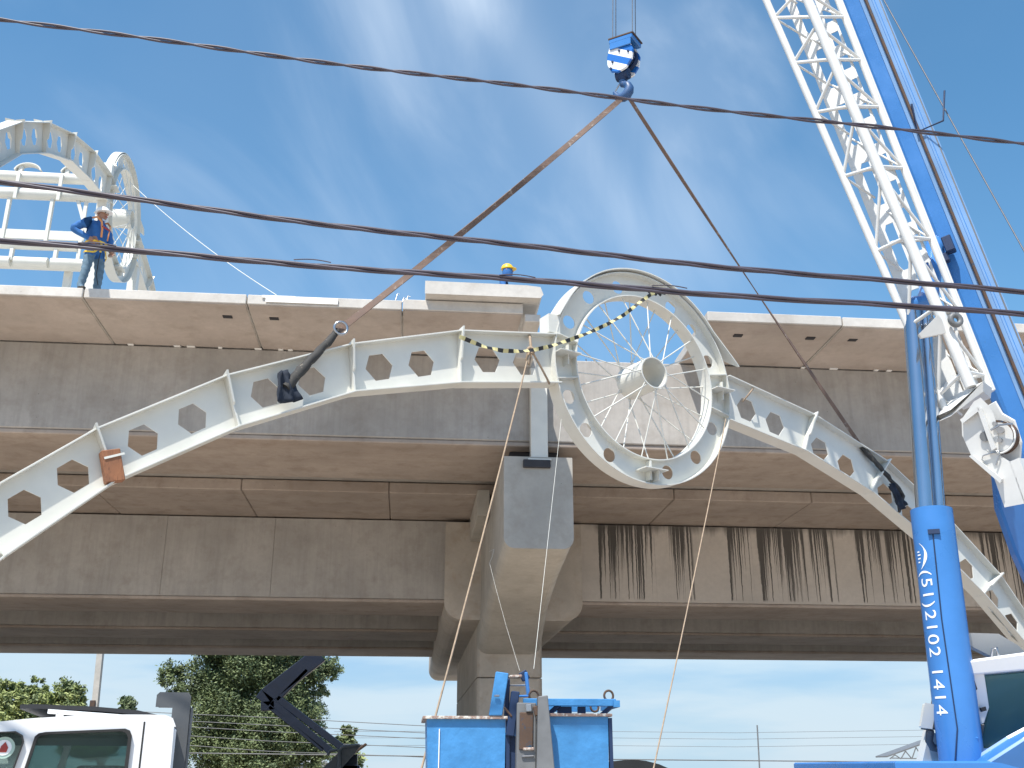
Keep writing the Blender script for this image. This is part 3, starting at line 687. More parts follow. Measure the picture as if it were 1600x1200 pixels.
for t0_, t1_, w_, h_ in ((.50, 1.35, .45, .52), (.18, .515, .41, .47)):      # pale plates, sky reflection on the boom put into their colour
    mb = MB(); mb.obox(TIP + bd * (LEN * (t0_ + t1_) / 2) + sx_ * SG * w_ * .20 + uy_ * (h_ * .48 + .004), (bd, sx_, uy_), (LEN * (t1_ - t0_) / 2, w_ * .13, .006)); wbuild(mb, 'top_plate', 'boom_sky_sheen', cr)  # pale strip on top of the boom, stands in for sky reflection
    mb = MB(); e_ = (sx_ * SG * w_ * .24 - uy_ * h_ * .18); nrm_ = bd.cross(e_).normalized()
    mb.obox(TIP + bd * (LEN * (t0_ + t1_) / 2) + sx_ * SG * w_ * .44 + uy_ * h_ * .40, (bd, e_, nrm_), (LEN * (t1_ - t0_) / 2, w_ * .14, .006)); wbuild(mb, 'corner_sheen', 'boom_sky_sheen', cr)
def onboom(t, sx, uy): return TIP + bd * (LEN * t) + sx_ * sx + uy_ * uy
sgn_r = 1 if (ROT.transposed() @ sx_).x > 0 else -1
for t in (.62, .80, 1.0):                      # wire guide frames on the right of the boom
    a = onboom(t, sgn_r * .08, .30); mb = MB()
    b_ = a + uy_ * .25 + sx_ * sgn_r * .02; mb.tube([a + V((-.02, 0, .36)), a, a + sx_ * sgn_r * .28, a + sx_ * sgn_r * .30 + V((.05, 0, .38))], .012, 6); wbuild(mb, 'rope_guide', 'dark_blue', cr)
mb = MB(); mb.tube([onboom(.2, sgn_r * .10, .27), onboom(1.3, sgn_r * .09, .29)], .018, 6); wbuild(mb, 'hydraulic_line', 'rust_dark', cr)
mb = MB(); mb.tube([onboom(.2, sgn_r * .22, .18), onboom(1.3, sgn_r * .235, .19)], .010, 6); wbuild(mb, 'hydraulic_line', 'grey_steel', cr)
mb = MB(); mb.obox(onboom(.878, -sgn_r * .05, .38), (sx_, uy_, bd), (.05, .06, .09)); mb.obox(onboom(.885, -sgn_r * .12, .38), (sx_, uy_, bd), (.03, .04, .05)); wbuild(mb, 'work_lamp', 'dark_blue', cr, bevel=.01)
# winch rope on the right
tag(MB().tube([TIP + V((.35, 0, .3)), od(1378, -5, 12.5), od(1600, 392, 10.9), od(1760, 690, 9.6)], .0085, 5).build('winch_rope', 'wire_rope'), 'thin steel rope running down right of the blue boom', 'wire rope')
# lattice jib
jib = MB()
def chord(p0, p1, p2, d0, d2):
    a = od(*p0, d0); c_ = od(*p2, d2); return a, c_
dT, dB = 12.0, 10.0
A0, A1 = chord((1197, 0), 0, (1478, 645), dT, dB); B0, B1 = chord((1262, 0), 0, (1517, 605), dT - .38, dB - .26)
C0, C1 = chord((1309, 0), 0, (1548, 612), dT - .02, dB + .02); D0, D1 = chord((1243, 0), 0, (1492, 622), dT + .4, dB + .30)
def ext(a, b, t): return a.lerp(b, t)
for nm, a, b, r in (('chord', A0, A1, .040), ('chord', B0, B1, .053), ('chord', C0, C1, .034)):
    wbuild(MB().tube([ext(a, b, -.95), ext(a, b, .5), b], r, 12), nm, 'jib_white', cr)
wbuild(MB().tube([ext(C0, C1, -.95) + (C0 - B0).normalized() * .065, C1 + (C0 - B0).normalized() * .06], .02, 8), 'chord', 'jib_white', cr)
# rear channels with cut-outs
def channel(D0_, D1_, wd, hole, pitch, name, lo=0.):
    ax = (D1_ - D0_).normalized(); vd = (EYE - D0_.lerp(D1_, .5)).normalized(); sd_ = ax.cross(vd).normalized()
    if (ROT.transposed() @ sd_).x < 0: sd_ = -sd_
    nn_ = sd_.cross(ax).normalized(); st = ext(D0_, D1_, -.95); TL = (D1_ - st).length; holes = []; x = .15
    while x < TL - pitch:
        holes.append([(x + p * pitch, q * wd) for p, q in hole]); x += pitch
    m_ = Matrix(((ax.x, sd_.x, nn_.x, st.x), (ax.y, sd_.y, nn_.y, st.y), (ax.z, sd_.z, nn_.z, st.z), (0, 0, 0, 1))); mb = MB()
    plate(mb, [(0, -wd / 2), (TL, -wd / 2), (TL, wd / 2), (0, wd / 2)], holes, .012, 0, m_); wbuild(mb, name, 'jib_white', cr)
    sg = 1 if nn_.dot(vd) > 0 else -1
    for e in (-wd / 2, wd / 2):
        mb = MB(); mb.obox(st + ax * TL / 2 + sd_ * e - nn_ * sg * .05, (ax, sd_, nn_), (TL / 2, .006, .05)); wbuild(mb, name + '_flange', 'jib_white', cr)
channel(D0 + (D0 - A0) * .0 , D1 - (D1 - A1) * .15, .21, [(.0, .06), (.07, -.06), (.62, -.06), (.70, .06), (.70, .40), (.0, .40)], .80, 'rear_channel')
channel(D0.lerp(C0, .62), D1.lerp(C1, .55), .13, [(.0, -.28), (.55, -.34), (.55, .30), (.0, .36)], .34, 'side_channel')
nodes = [-.42, -.30, -.175, -.06 , .0515, .1775, .310, .473, .652, .820, .965]
for i, t in enumerate(nodes):
    a, b, c_, d_ = (ext(P0, P1, t) for P0, P1 in ((A0, A1), (B0, B1), (C0, C1), (D0, D1)))
    for p, q, r in ((a, b, .019), (b, c_, .017), (a, d_, .017), (d_, c_, .017)):
        wbuild(MB().tube([p, q], r, 6), 'lacing_bar', 'jib_white', cr)
    if i:
        tp_ = nodes[i - 1]; pb_, pc_, pd_ = ext(B0, B1, tp_), ext(C0, C1, tp_), ext(D0, D1, tp_)
        th = (t + tp_) / 2
        for p, q, r in ((a, ext(B0, B1, tp_ + .02), .019), (c_, ext(B0, B1, tp_ + .03), .018), (a, ext(D0, D1, t + .07), .013), (c_, ext(D0, D1, th), .013)):
            wbuild(MB().tube([p, q], r, 6), 'lacing_bar', 'jib_white', cr)
# jib end box and sheave head
mb = MB(); quad = [od(1474, 640, 9.95), od(1486, 640, 9.7), od(1536, 596, 9.70), od(1550, 606, 9.95), od(1548, 622, 9.95), od(1536, 612, 9.7), od(1486, 650, 9.7), od(1476, 650, 9.95)]
off_ = V((.0, .5, .05))
mb.add([*quad, *[p + off_ for p in quad]], [tuple(range(8)), tuple(range(15, 7, -1))] + [(i, (i + 1) % 8, (i + 1) % 8 + 8, i + 8) for i in range(8)])
wbuild(mb, 'jib_end_frame', 'jib_white', cr)
gus = MB(); gp = [od(x, y, 9.9) for x, y in ((1436, 522), (1466, 492), (1472, 500), (1478, 520), (1440, 528))]
gus.add([*gp, *[p + V((0, .03, 0)) for p in gp]], [tuple(range(5)), tuple(range(9, 4, -1))] + [(i, (i + 1) % 5, (i + 1) % 5 + 5, i + 5) for i in range(5)]); wbuild(gus, 'gusset', 'jib_white', cr)
gus = MB(); gus.ring(od(1493, 500, 9.9), (0, -1, .3), (0, 0, 1), .05, .028, 14, 6); wbuild(gus, 'pin_boss', 'grey_steel', cr)
HD = 9.55
hn = (EYE - od(1540, 700, HD)).normalized(); hn = (hn + V((-.5, 0, 0))).normalized()
def hp(px, py, back=0.): 
    r = ray(px, py); c0 = od(1540, 700, HD) - hn * back; return EYE + r * ((c0 - EYE).dot(hn) / r.dot(hn))
def hplate(pix, b0, b1, name, mat='jib_white', bevel=.004):
    a = [hp(x, y, 0) for x, y in pix]; mb = MB(); nP = len(a); aa = [p - hn * b0 for p in a]; bb = [p - hn * b1 for p in a]
    mb.add(aa, [tuple(range(nP))[::-1]]); mb.add(bb, [tuple(range(nP))]); mb.add(aa + bb, [(i, (i + 1) % nP, (i + 1) % nP + nP, i + nP) for i in range(nP)])
    return wbuild(mb, name, mat, cr, bevel=bevel)
hplate([(1503, 656), (1522, 628), (1532, 622), (1544, 634), (1552, 648), (1556, 662), (1562, 712), (1578, 722), (1587, 746), (1601, 786), (1570, 792), (1553, 744), (1519, 713), (1504, 680)], 0, .02, 'head_plate')
hplate([(1520, 640), (1545, 626), (1556, 645), (1575, 656), (1586, 690), (1584, 716), (1600, 770), (1582, 782), (1560, 730), (1525, 700)], .16, .18, 'head_plate')
hplate([(1578, 722), (1592, 716), (1614, 776), (1601, 786)], .0, .17, 'head_nose')
hplate([(1504, 656), (1530, 637), (1533, 641), (1507, 661)], -.05, .17, 'head_rib')
hplate([(1530, 637), (1534, 637), (1558, 700), (1553, 703)], -.05, 0, 'head_rib')
hplate([(1519, 713), (1522, 711), (1568, 748), (1566, 754)], -.06, 0, 'head_rib')
mb = MB(); cs_ = hp(1558, 683, .0)
for b0, b1, r0, r1 in ((.03, .05, .155, .14), (.05, .10, .14, .14), (.10, .12, .14, .155)):
    mb.tube([cs_ - hn * b0, cs_ - hn * b1], [r0, r1], 32)
wbuild(mb, 'sheave', 'rust_dark', cr)
mb = MB(); mb.ring(cs_ - hn * .024, hn, V((0, 0, 1)), .150, .009, 36, 6); wbuild(mb, 'sheave_rim', 'jib_white', cr)
mb = MB(); mb.tube([cs_ - hn * .03, cs_ - hn * .012], .132, 32); wbuild(mb, 'sheave_web', 'jib_white', cr)
for px, py, r in ((1540, 682, .045), (1564, 672, .03), (1555, 662, .02), (1563, 688, .02)):
    c_ = hp(px, py, .0); mb = MB(); mb.tube([c_ - hn * .01, c_ + hn * .025], r, 14); wbuild(mb, 'pin', 'grey_steel' if r > .04 else 'steel', cr)
mb = MB(); mb.tube([hp(1548, 672, -.03), hp(1562, 664, -.03), hp(1582, 662, -.04)], .010, 6); wbuild(mb, 'cotter', 'steel', cr)
mb = MB(); mb.tube([hp(1543, 726, -.02), hp(1534, 718, -.02), hp(1536, 712, -.02), hp(1560, 704, -.02), hp(1562, 708, -.02), hp(1556, 727, -.02)], .006, 5); wbuild(mb, 'pin_clip', 'steel', cr)
# lift cylinder
c0, c1 = od(1455, 797, 9.6), od(1506, 1215, 8.8); RC = .182
wbuild(MB().tube([c0, c0.lerp(c1, .5), c1], RC, 48), 'lift_cylinder', 'crane_blue', cr)
ca = (c1 - c0).normalized(); vw = (EYE - c0).normalized(); rt = ca.cross(vw).normalized(); 
if (ROT.transposed() @ rt).x < 0: rt = -rt
fw = (vw - ca * vw.dot(ca)).normalized()
r0, r1 = od(1425, 478, 10.45), c0 + ca * .3
dr = rt * -.055
wbuild(MB().tube([r0 + V((-.0, 0, 0)), c0 + ca * .1 - rt * .05], .088, 32), 'piston_rod', 'chrome', cr)
wbuild(MB().tube([r0 + rt * .125, c0 + ca * .1 + rt * .07], .048, 24), 'guide_rod', 'chrome', cr)
mb = MB(); mb.tube([r0 - rt * .02, r0 + rt * .14, onboom(.86, -sgn_r * .12, 0)], [.10, .10, .10], 12); wbuild(mb, 'cylinder_lug', 'crane_blue', cr)
def cyl_pt(t, ang, off=0.): return c0 + ca * t + (fw * cos(ang) + rt * sin(ang)) * (RC + off)
def thin_line(pts, r, name, mat): wbuild(MB().tube(pts, r, 5), name, mat, cr)
thin_line([cyl_pt(.25, -.05, .004), cyl_pt(1.0, -.12, .004), cyl_pt(1.9, -.02, .006), cyl_pt(2.2, -.30, .02), cyl_pt(2.32, -.55, .03)], .006, 'cylinder_hose', 'dark_blue')
mb = MB(); mb.obox(cyl_pt(.24, .0, .012), (ca, fw, rt), (.02, .014, .05)); wbuild(mb, 'bleed_port', 'dark_blue', cr)
mb = MB(); mb.tube([cyl_pt(2.3, -.75, .03), cyl_pt(2.9, -.6, .03)], .035, 8); mb.tube([cyl_pt(2.32, -.9, .03), cyl_pt(2.32, -.5, .04)], .03, 8); wbuild(mb, 'feed_pipe', 'crane_blue', cr)
thin_line([cyl_pt(2.35, -.4, .03), cyl_pt(2.5, .1, .02), cyl_pt(2.65, .4, .012)], .006, 'cylinder_hose', 'dark_blue')
bf = MB(); a_ = [od(x, y, 10.2) for x, y in ((1552, 690), (1585, 680), (1720, 900), (1760, 1100), (1680, 1060), (1616, 925), (1588, 865), (1562, 792))]
bf.add([*a_, *[p + V((.0, .12, .0)) for p in a_]], [tuple(range(8)), tuple(range(15, 7, -1))] + [(i, (i + 1) % 8, (i + 1) % 8 + 8, i + 8) for i in range(8)]); wbuild(bf, 'boom_foot', 'crane_blue', cr, bevel=.02)
# lettering wrapped on the barrel
def wraptext(body, size, t0, a_base, name, mat, stretch=1., parent=cr):
    cu = bpy.data.curves.new('t', 'FONT'); cu.body = body; cu.size = size; cu.space_character = 1.12; cu.resolution_u = 4
    ob = bpy.data.objects.new('t', cu); col.objects.link(ob); dg = bpy.context.evaluated_depsgraph_get(); dg.update()
    me = bpy.data.meshes.new_from_object(ob.evaluated_get(dg)); bm = bmesh.new(); bm.from_mesh(me)
    for cut in [i * .02 for i in range(1, 12)]:
        bmesh.ops.bisect_plane(bm, geom=bm.verts[:] + bm.edges[:] + bm.faces[:], plane_co=(0, cut, 0), plane_no=(0, 1, 0))
    mb = MB(); bm.verts.ensure_lookup_table()
    vs = [cyl_pt(t0 + v.co.x * stretch, a_base + v.co.y / RC, .003) for v in bm.verts]
    mb.add(vs, [tuple(v.index for v in f.verts) for f in bm.faces]); bm.free()
    bpy.data.objects.remove(ob)
    par = list(range(len(vs)))
    def find(i):
        while par[i] != i: par[i] = par[par[i]]; i = par[i]
        return i
    for f in mb.f:
        for i in f[1:]: par[find(f[0])] = find(i)
    isl = {}
    for f in mb.f: isl.setdefault(find(f[0]), []).append(f)
    for k_ in sorted(isl, key=lambda r_: min(vs[i].z * -1 for f in isl[r_] for i in f)):
        ids = sorted({i for f in isl[k_] for i in f}); mp_ = {v_: n_ for n_, v_ in enumerate(ids)}
        m3 = MB(); m3.add([vs[i] for i in ids], [tuple(mp_[i] for i in f) for f in isl[k_]]); wbuild(m3, name, mat, parent)
# rows scale: find axial position of pixel rows
def t_of(py):
    lo, hi = -1., 4.
    for _ in range(50):
        m_ = (lo + hi) / 2; p = ROT.transposed() @ (c0 + ca * m_ - EYE); y = 600 - FPX * p.y / -p.z
        if y < py: lo = m_
        else: hi = m_
    return lo
tA, tB = t_of(893), t_of(1117)
cu = bpy.data.curves.new('t', 'FONT'); cu.body = '(51)2102 1414'; cu.size = .16; cu.space_character = 1.12; ob = bpy.data.objects.new('t', cu); col.objects.link(ob); bpy.context.view_layer.update(); TW = ob.dimensions.x; bpy.data.objects.remove(ob)
wraptext('(51)2102 1414', .16, tA, -.95, 'painted_character', 'letter_white', (tB - tA) / TW)
mb = MB(); tl0, tl1 = t_of(852), t_of(892); NS = 20; vs = []
for i in range(NS + 1):                          # swoosh
    u_ = i / NS; t = tl0 + (tl1 - tl0) * u_; an = -1.0 + .56 * math.sin(pi * (.08 + u_ * .86)) ** .75; wd = .035 + .24 * math.sin(pi * u_) ** 1.5 * u_; an -= wd * .5
    vs += [cyl_pt(t, an - wd / 2, .003), cyl_pt(t, an + wd / 2, .003)]
mb.add(vs, [(2 * i, 2 * i + 1, 2 * i + 3, 2 * i + 2) for i in range(NS)])
for k, (u0, L_) in enumerate(((.30, .16), (.42, .22), (.56, .2), (.70, .14))):
    t = tl0 + (tl1 - tl0) * u0; mb.add([cyl_pt(t, -1.02, .003), cyl_pt(t + .012, -1.02, .003), cyl_pt(t + .012, -1.02 + L_, .003), cyl_pt(t, -1.02 + L_, .003)], [(0, 1, 2, 3)])
wbuild(mb, 'company_logo', 'letter_white', cr)
# superstructure and carrier
yD = 9.0
def cbox(name, mat, *b, bevel=.015): return wb(cr, name, mat, *b, bevel=bevel)
dk = od(1375, 1189, 8.7)
cbox('deck', 'crane_blue', dk.x, 9.5, 8.62, 11.0, 1.7, 2.155)
cbox('carrier', 'crane_blue', 3.9, 14.5, 8.9, 11.2, .75, 1.65)
for x in (5.0, 6.6, 11.0, 12.5):
    for y in (9.05, 11.05):
        w = MB(); w.tube([(x, y - .16, .55), (x, y + .16, .55)], .55, 28); w = wbuild(w, 'wheel', 'rubber', cr); mb = MB(); mb.tube([(x, y - .18, .55), (x, y + .18, .55)], .28, 18); mb = wbuild(mb, 'rim', 'white_steel', cr)
# operator cab
def pix_prism(pix, d, back, name, mat, bevel=.006, parent=cr):
    a = [od(x, y, d) for x, y in pix]; dirv = V((.0, 1, 0)); nP = len(a); mb = MB(); bb = [p + dirv * back for p in a]
    mb.add(a, [tuple(range(nP))[::-1]]); mb.add(bb, [tuple(range(nP))]); mb.add(a + bb, [(i, (i + 1) % nP, (i + 1) % nP + nP, i + nP) for i in range(nP)])
    return wbuild(mb, name, mat, parent, bevel=bevel)
pix_prism([(1504, 1034), (1512, 1033), (1680, 1010), (1680, 1040), (1512, 1055), (1504, 1057)], 9.0, .14, 'cab_roof', 'cab_white', .012)
pix_prism([(1512, 1052), (1538, 1050), (1546, 1105), (1538, 1130), (1520, 1133), (1512, 1133)], 9.05, .05, 'cab_pillar', 'cab_white')
pix_prism([(1539, 1056), (1680, 1043), (1680, 1175), (1532, 1168), (1545, 1110)], 9.08, .02, 'cab_window', 'glass_green')
pix_prism([(1512, 1050), (1680, 1043), (1680, 1200), (1512, 1200)], 9.95, .05, 'cab_rear_wall', 'seat_fabric')
pix_prism([(1575, 1100), (1610, 1095), (1618, 1160), (1580, 1168)], 9.5, .3, 'seat', 'seat_fabric', .03)
pix_prism([(1512, 1170), (1690, 1172), (1690, 1192), (1512, 1192)], 9.04, .1, 'cab_sill', 'cab_white')
pix_prism([(1519, 1131), (1540, 1131), (1536, 1152), (1522, 1150)], 8.98, .1, 'cab_lamp', 'grey_plastic', .01)
pix_prism([(1500, 990), (1560, 992), (1590, 1010), (1600, 1020), (1640, 1019), (1640, 1030), (1550, 1024), (1518, 1008)], 9.4, .12, 'tarpaulin', 'roof_sheet', .01)
thin_line([od(x, y, 9.1) for x, y in ((1549, 1026), (1551, 1014), (1557, 1012), (1560, 1024))], .012, 'lifting_eye', 'steel')
thin_line([od(x, y, 8.98) for x, y in ((1512, 1060), (1521, 1064), (1525, 1076), (1517, 1087))], .012, 'cab_hose', 'black')
thin_line([od(x, y, 8.98) for x, y in ((1509, 1064), (1515, 1072), (1513, 1084))], .016, 'cab_hose', 'black')
pix_prism([(1533, 1106), (1540, 1104), (1542, 1110), (1535, 1112)], 9.0, .03, 'cab_latch', 'bearing', 0)
pix_prism([(1535, 1195), (1600, 1153), (1700, 1100), (1700, 1230), (1535, 1230)], 8.5, .25, 'turret_arm', 'crane_blue', .02)
pix_prism([(1522, 1150), (1530, 1152), (1534, 1200), (1526, 1200)], 8.75, .08, 'cylinder_bracket', 'crane_blue', .01)
pix_prism([(1446, 1099), (1462, 1102), (1456, 1138), (1440, 1136)], 9.0, .06, 'lamp_box', 'white_steel')
pix_prism([(1456, 1104), (1468, 1108), (1465, 1140), (1448, 1138)], 9.1, .10, 'lamp_box_shade', 'grey_steel')
pix_prism([(1452, 1140), (1470, 1150), (1475, 1175), (1470, 1200), (1438, 1200), (1446, 1165)], 9.15, .12, 'side_bracket', 'white_steel')
thin_line([od(x, y, 9.05) for x, y in ((1454, 1141), (1452, 1158), (1458, 1168), (1470, 1171))], .035, 'side_hose', 'grey_plastic')
thin_line([od(1455, 1076, 9.1), od(1457, 1094, 9.1), od(1456, 1102, 9.1)], .010, 'lamp_bracket', 'rust_dark')

# ------------------------------------------------------------------ truck with cab at lower left
tk = thing('flatbed_truck', 'white flatbed truck with dark roof visor and grey intake stack', 'truck', (-1.67, 8.2, 0))
YT = 8.2
def tp2(px, py): p = oy(px, py, YT); return (p.x, p.z)
body = [tp2(-70, 1150), tp2(-30, 1136), tp2(0, 1131), tp2(60, 1124), tp2(130, 1119), tp2(200, 1117), tp2(258, 1117), tp2(268, 1121), tp2(272, 1133)]
body += [(body[-1][0] + .02, 1.0), (-3.9, 1.0), (-3.75, 1.6), (-3.45, 2.1)]
win = [tp2(50, 1205), tp2(52, 1190), tp2(64, 1152), tp2(70, 1147), tp2(80, 1145), tp2(198, 1139), tp2(205, 1142), tp2(208, 1150), tp2(205, 1205)]
win = [(x, max(z, 1.62)) for x, z in win]; win[0] = (win[0][0] - .10, 1.62); win[-1] = (win[-1][0] - .02, 1.62)
qw = [tp2(-30, 1200), tp2(-20, 1152), tp2(0, 1146), tp2(36, 1144), tp2(46, 1150), tp2(48, 1160), tp2(32, 1205)]; qw = [(x, max(z, 1.85)) for x, z in qw]
MT = Matrix(((1, 0, 0, 0), (0, 0, -1, 0), (0, 1, 0, 0), (0, 0, 0, 1)))
for yy in (YT + .02, YT + 2.1):
    mb = MB(); plate(mb, body, [win, qw], .04); mb.v = [(x, yy + z, y) for x, y, z in mb.v]; wbuild(mb, 'cab_side', 'cab_white', tk)
mb = MB(); top_ = body[:9]
a = [(x, YT + .04, z) for x, z in top_]; 
mb.band([(x, z) for x, z in top_], 0, 2.04, .03); mb.v = [(x, YT + .04 + w, z - .014) for x, z, w in mb.v]; wbuild(mb, 'cab_roof', 'cab_white', tk)
bx = body[8][0]; wb(tk, 'cab_back', 'cab_white', bx - .03, bx + .02, YT + .04, YT + 2.08, 1.0, body[8][1] - .02)
def inset(poly, d=.02):
    cx = sum(p[0] for p in poly) / len(poly); cz_ = sum(p[1] for p in poly) / len(poly); return [(cx + (x - cx) * (1 - d * 3), cz_ + (z - cz_) * (1 - d * 4)) for x, z in poly]
for nm, P_ in (('door_window', win), ('quarter_window', qw)):
    mb = MB(); plate(mb, [(x, z) for x, z in P_], [inset(P_, .022)], .03); mb.v = [(x, YT - .012 + z, y) for x, y, z in mb.v]; s_ = wbuild(mb, nm, 'rubber', tk)
    mb = MB(); plate(mb, P_, [], .005); mb.v = [(x, YT + .045 + z, y) for x, y, z in mb.v]; wbuild(mb, 'pane', 'glass', tk)
    mb = MB(); plate(mb, P_, [], .005); mb.v = [(x, YT + 2.07 + z, y) for x, y, z in mb.v]; wbuild(mb, 'pane', 'glass', tk)
p = tp2(227, 1128); wb(tk, 'door_seam', 'rubber', p[0] - .006, p[0] + .006, YT - .003, YT + .01, 1.1, p[1], bevel=0)
wb(tk, 'headliner', 'seat_fabric', -3.3, bx - .1, YT + .1, YT + 2.0, 2.30, 2.33, bevel=0)
wb(tk, 'seat', 'seat_fabric', -2.35, -2.0, YT + .3, YT + .8, 1.4, 2.12, bevel=.05)
wb(tk, 'seat', 'seat_fabric', -2.35, -2.0, YT + 1.2, YT + 1.75, 1.4, 2.12, bevel=.05)
ctr = tp2(17, 1169); mb = MB(); mb.prism(circ(ctr[0], ctr[1], .072, 24), (0, 0, 0), (1, 0, 0), (0, 0, 1), (0, 1, 0), YT + .032, YT + .040); wbuild(mb, 'round_sticker', 'sticker_green', tk)
mb = MB(); mb.prism(circ(ctr[0], ctr[1], .052, 20), (0, 0, 0), (1, 0, 0), (0, 0, 1), (0, 1, 0), YT + .028, YT + .031); wbuild(mb, 'sticker_centre', 'letter_white', tk)
mb = MB(); mb.prism([(ctr[0] - .028, ctr[1] - .03), (ctr[0] + .022, ctr[1] - .03), (ctr[0] + .03, ctr[1]), (ctr[0] + .008, ctr[1] + .038), (ctr[0] - .016, ctr[1] + .01)], (0, 0, 0), (1, 0, 0), (0, 0, 1), (0, 1, 0), YT + .024, YT + .027); wbuild(mb, 'sticker_mark', 'sticker_red', tk)
# roof visor
mb = MB(); vz = [tp2(38, 1105), tp2(60, 1104), tp2(150, 1107), tp2(215, 1112), tp2(246, 1119)]; mb.band(vz, 0, 1.7, [.03][0]); mb.v = [(x, YT + .15 + w, z) for x, z, w in mb.v]; wbuild(mb, 'roof_visor', 'black', tk)
a, b = tp2(80, 1112), tp2(200, 1120); mb = MB(); mb.bar((a[0], YT + .14, a[1]), (b[0], YT + .14, b[1]), .05, .03); mb.bar((tp2(98, 1116)[0], YT + .14, a[1] - .01), (tp2(98, 1116)[0], YT + .14, a[1] - .09), .05, .05); wbuild(mb, 'roof_rail', 'cab_white', tk)
# intake stack
a = oy(280, 1130, YT + .25); b = oy(303, 1130, YT + .25); zt = oy(280, 1084, YT + .25).z; h0 = oy(257, 1103, YT + .25)
mb = MB(); mb.prism([(a.x, .9), (b.x + .01, .9), (b.x, zt - .02), (b.x - .015, zt), (h0.x + .015, zt), (h0.x, zt - .015), (h0.x, h0.z), (a.x, h0.z)], (0, 0, 0), (1, 0, 0), (0, 0, 1), (0, 1, 0), YT + .25, YT + .55)
wbuild(mb, 'intake_stack', 'grey_plastic', tk, bevel=.01)
wb(tk, 'stack_trim', 'grey_steel', b.x + .012, b.x + .035, YT + .27, YT + .5, .95, zt - .1, bevel=.005)
wb(tk, 'chassis', 'black', -3.6, 3.4, YT + .5, YT + 1.6, .7, .98)
wb(tk, 'flatbed', 'grey_steel', -1.3, 3.4, YT - .75, YT + 1.6, 1.0, 1.2)
for x in (-3.0, 1.0, 2.3):
    for y in (YT + .25, YT + 1.9):
        mb = MB(); mb.tube([(x, y - .14, .48), (x, y + .14, .48)], .48, 24); wbuild(mb, 'wheel', 'rubber', tk)

tk.rotation_euler = (0, 0, rad(11.5))
# ------------------------------------------------------------------ blue bins and folded arm between them
def bin_(px0, px1, pyt, Y, label, lip=True):
    a, b = oy(px0, pyt, Y), oy(px1, pyt, Y); zt = a.z; z0 = 1.202; r = thing('steel_bin', label, 'bin', ((a.x + b.x) / 2, Y + .4, z0), 'blue steel bins on the truck bed')
    x0, x1 = a.x, b.x; D_ = .8; tp = .05; w = .02
    mb = MB()
    mb.add([(x0 + tp, Y, z0), (x1 - .02, Y, z0), (x1, Y, zt), (x0, Y, zt), (x0 + tp, Y + D_, z0), (x1 - .02, Y + D_, z0), (x1, Y + D_, zt), (x0, Y + D_, zt),
            (x0 + tp + w, Y + w, z0 + w), (x1 - .04, Y + w, z0 + w), (x1 - w, Y + w, zt), (x0 + w, Y + w, zt), (x0 + tp + w, Y + D_ - w, z0 + w), (x1 - .04, Y + D_ - w, z0 + w), (x1 - w, Y + D_ - w, zt), (x0 + w, Y + D_ - w, zt)],
           [(0, 1, 2, 3), (1, 5, 6, 2), (5, 4, 7, 6), (4, 0, 3, 7), (0, 4, 5, 1), (8, 11, 10, 9), (9, 10, 14, 13), (13, 14, 15, 12), (12, 15, 11, 8), (8, 9, 13, 12), (3, 2, 10, 11), (2, 6, 14, 10), (6, 7, 15, 14), (7, 3, 11, 15)])
    wbuild(mb, 'tub', 'bin_blue', r)
    mb = MB(); e = .014
    for (p, q) in (((x0 - e, Y - e, zt), (x1 + e, Y - e, zt)), ((x1 + e, Y - e, zt), (x1 + e, Y + D_, zt)), ((x0 - e, Y - e, zt), (x0 - e, Y + D_, zt)), ((x0, Y + D_, zt), (x1, Y + D_, zt))):
        mb.bar(p, q, .035, .022)
    wbuild(mb, 'top_rim', 'rim_rust', r, bevel=.003)
    mb = MB(); mb.box(x1 + .004, x1 + .03, Y - .006, Y + .04, z0, zt - .02); wbuild(mb, 'corner_angle', 'dark_blue', r)
    return r
bl = bin_(667, 790, 1121, 8.4, 'open blue steel bin left of the folded arm, wider of the two')
mb = MB(); p = oy(686, 1160, 8.39); mb.box(p.x - .003, p.x + .004, 8.388, 8.398, 1.25, 2.38); wbuild(mb, 'weld_seam', 'letter_white', bl)
br = bin_(858, 950, 1117, 8.4, 'open blue steel bin right of the folded arm with a frame rising over it')
fr = thing('lifting_frame', 'blue steel lifting frame with round eyes across the right bin', 'lifting frame', oy(900, 1115, 8.6))
a, b = oy(856, 1098, 8.55), oy(960, 1098, 8.55); zt = a.z
mb = MB(); mb.bar((a.x - .2, 8.5, zt), (b.x, 8.5, zt), .05, .055); wbuild(mb, 'cross_bar', 'bin_blue', fr, bevel=.004)
mb = MB(); mb.bar((a.x - .1, 9.0, zt - .02), (b.x - .05, 9.0, zt - .02), .05, .05); wbuild(mb, 'cross_bar', 'bin_blue', fr)
for px in (862, 946): 
    q = oy(px, 1110, 8.5); mb = MB(); mb.bar((q.x - .06, 8.55, zt - .12), (q.x + .06, 8.5, zt - .02), .04, .03); wbuild(mb, 'strut', 'dark_blue', fr)
mb = MB(); q = oy(882, 1110, 8.5); mb.box(q.x - .05, q.x + .06, 8.52, 8.56, zt - .13, zt - .03); mb.box(q.x + .11, q.x + .17, 8.52, 8.56, zt - .13, zt - .03); wbuild(mb, 'strut', 'dark_blue', fr)
mb = MB(); mb.bar((b.x, 8.45, zt - .01), (b.x, 9.05, zt - .01), .05, .05); wbuild(mb, 'side_bar', 'bin_blue', fr)
for px, py, R_, Y_ in ((951, 1087, .038, 8.5), (929, 1105, .035, 8.9), (834, 1087, .038, 8.6)):
    mb = MB(); q = oy(px, py, Y_); mb.ring(q, (0.25, -1, 0), (0, 0, 1), R_, .009, 24, 7); wbuild(mb, 'lifting_eye', 'rust_dark', fr)
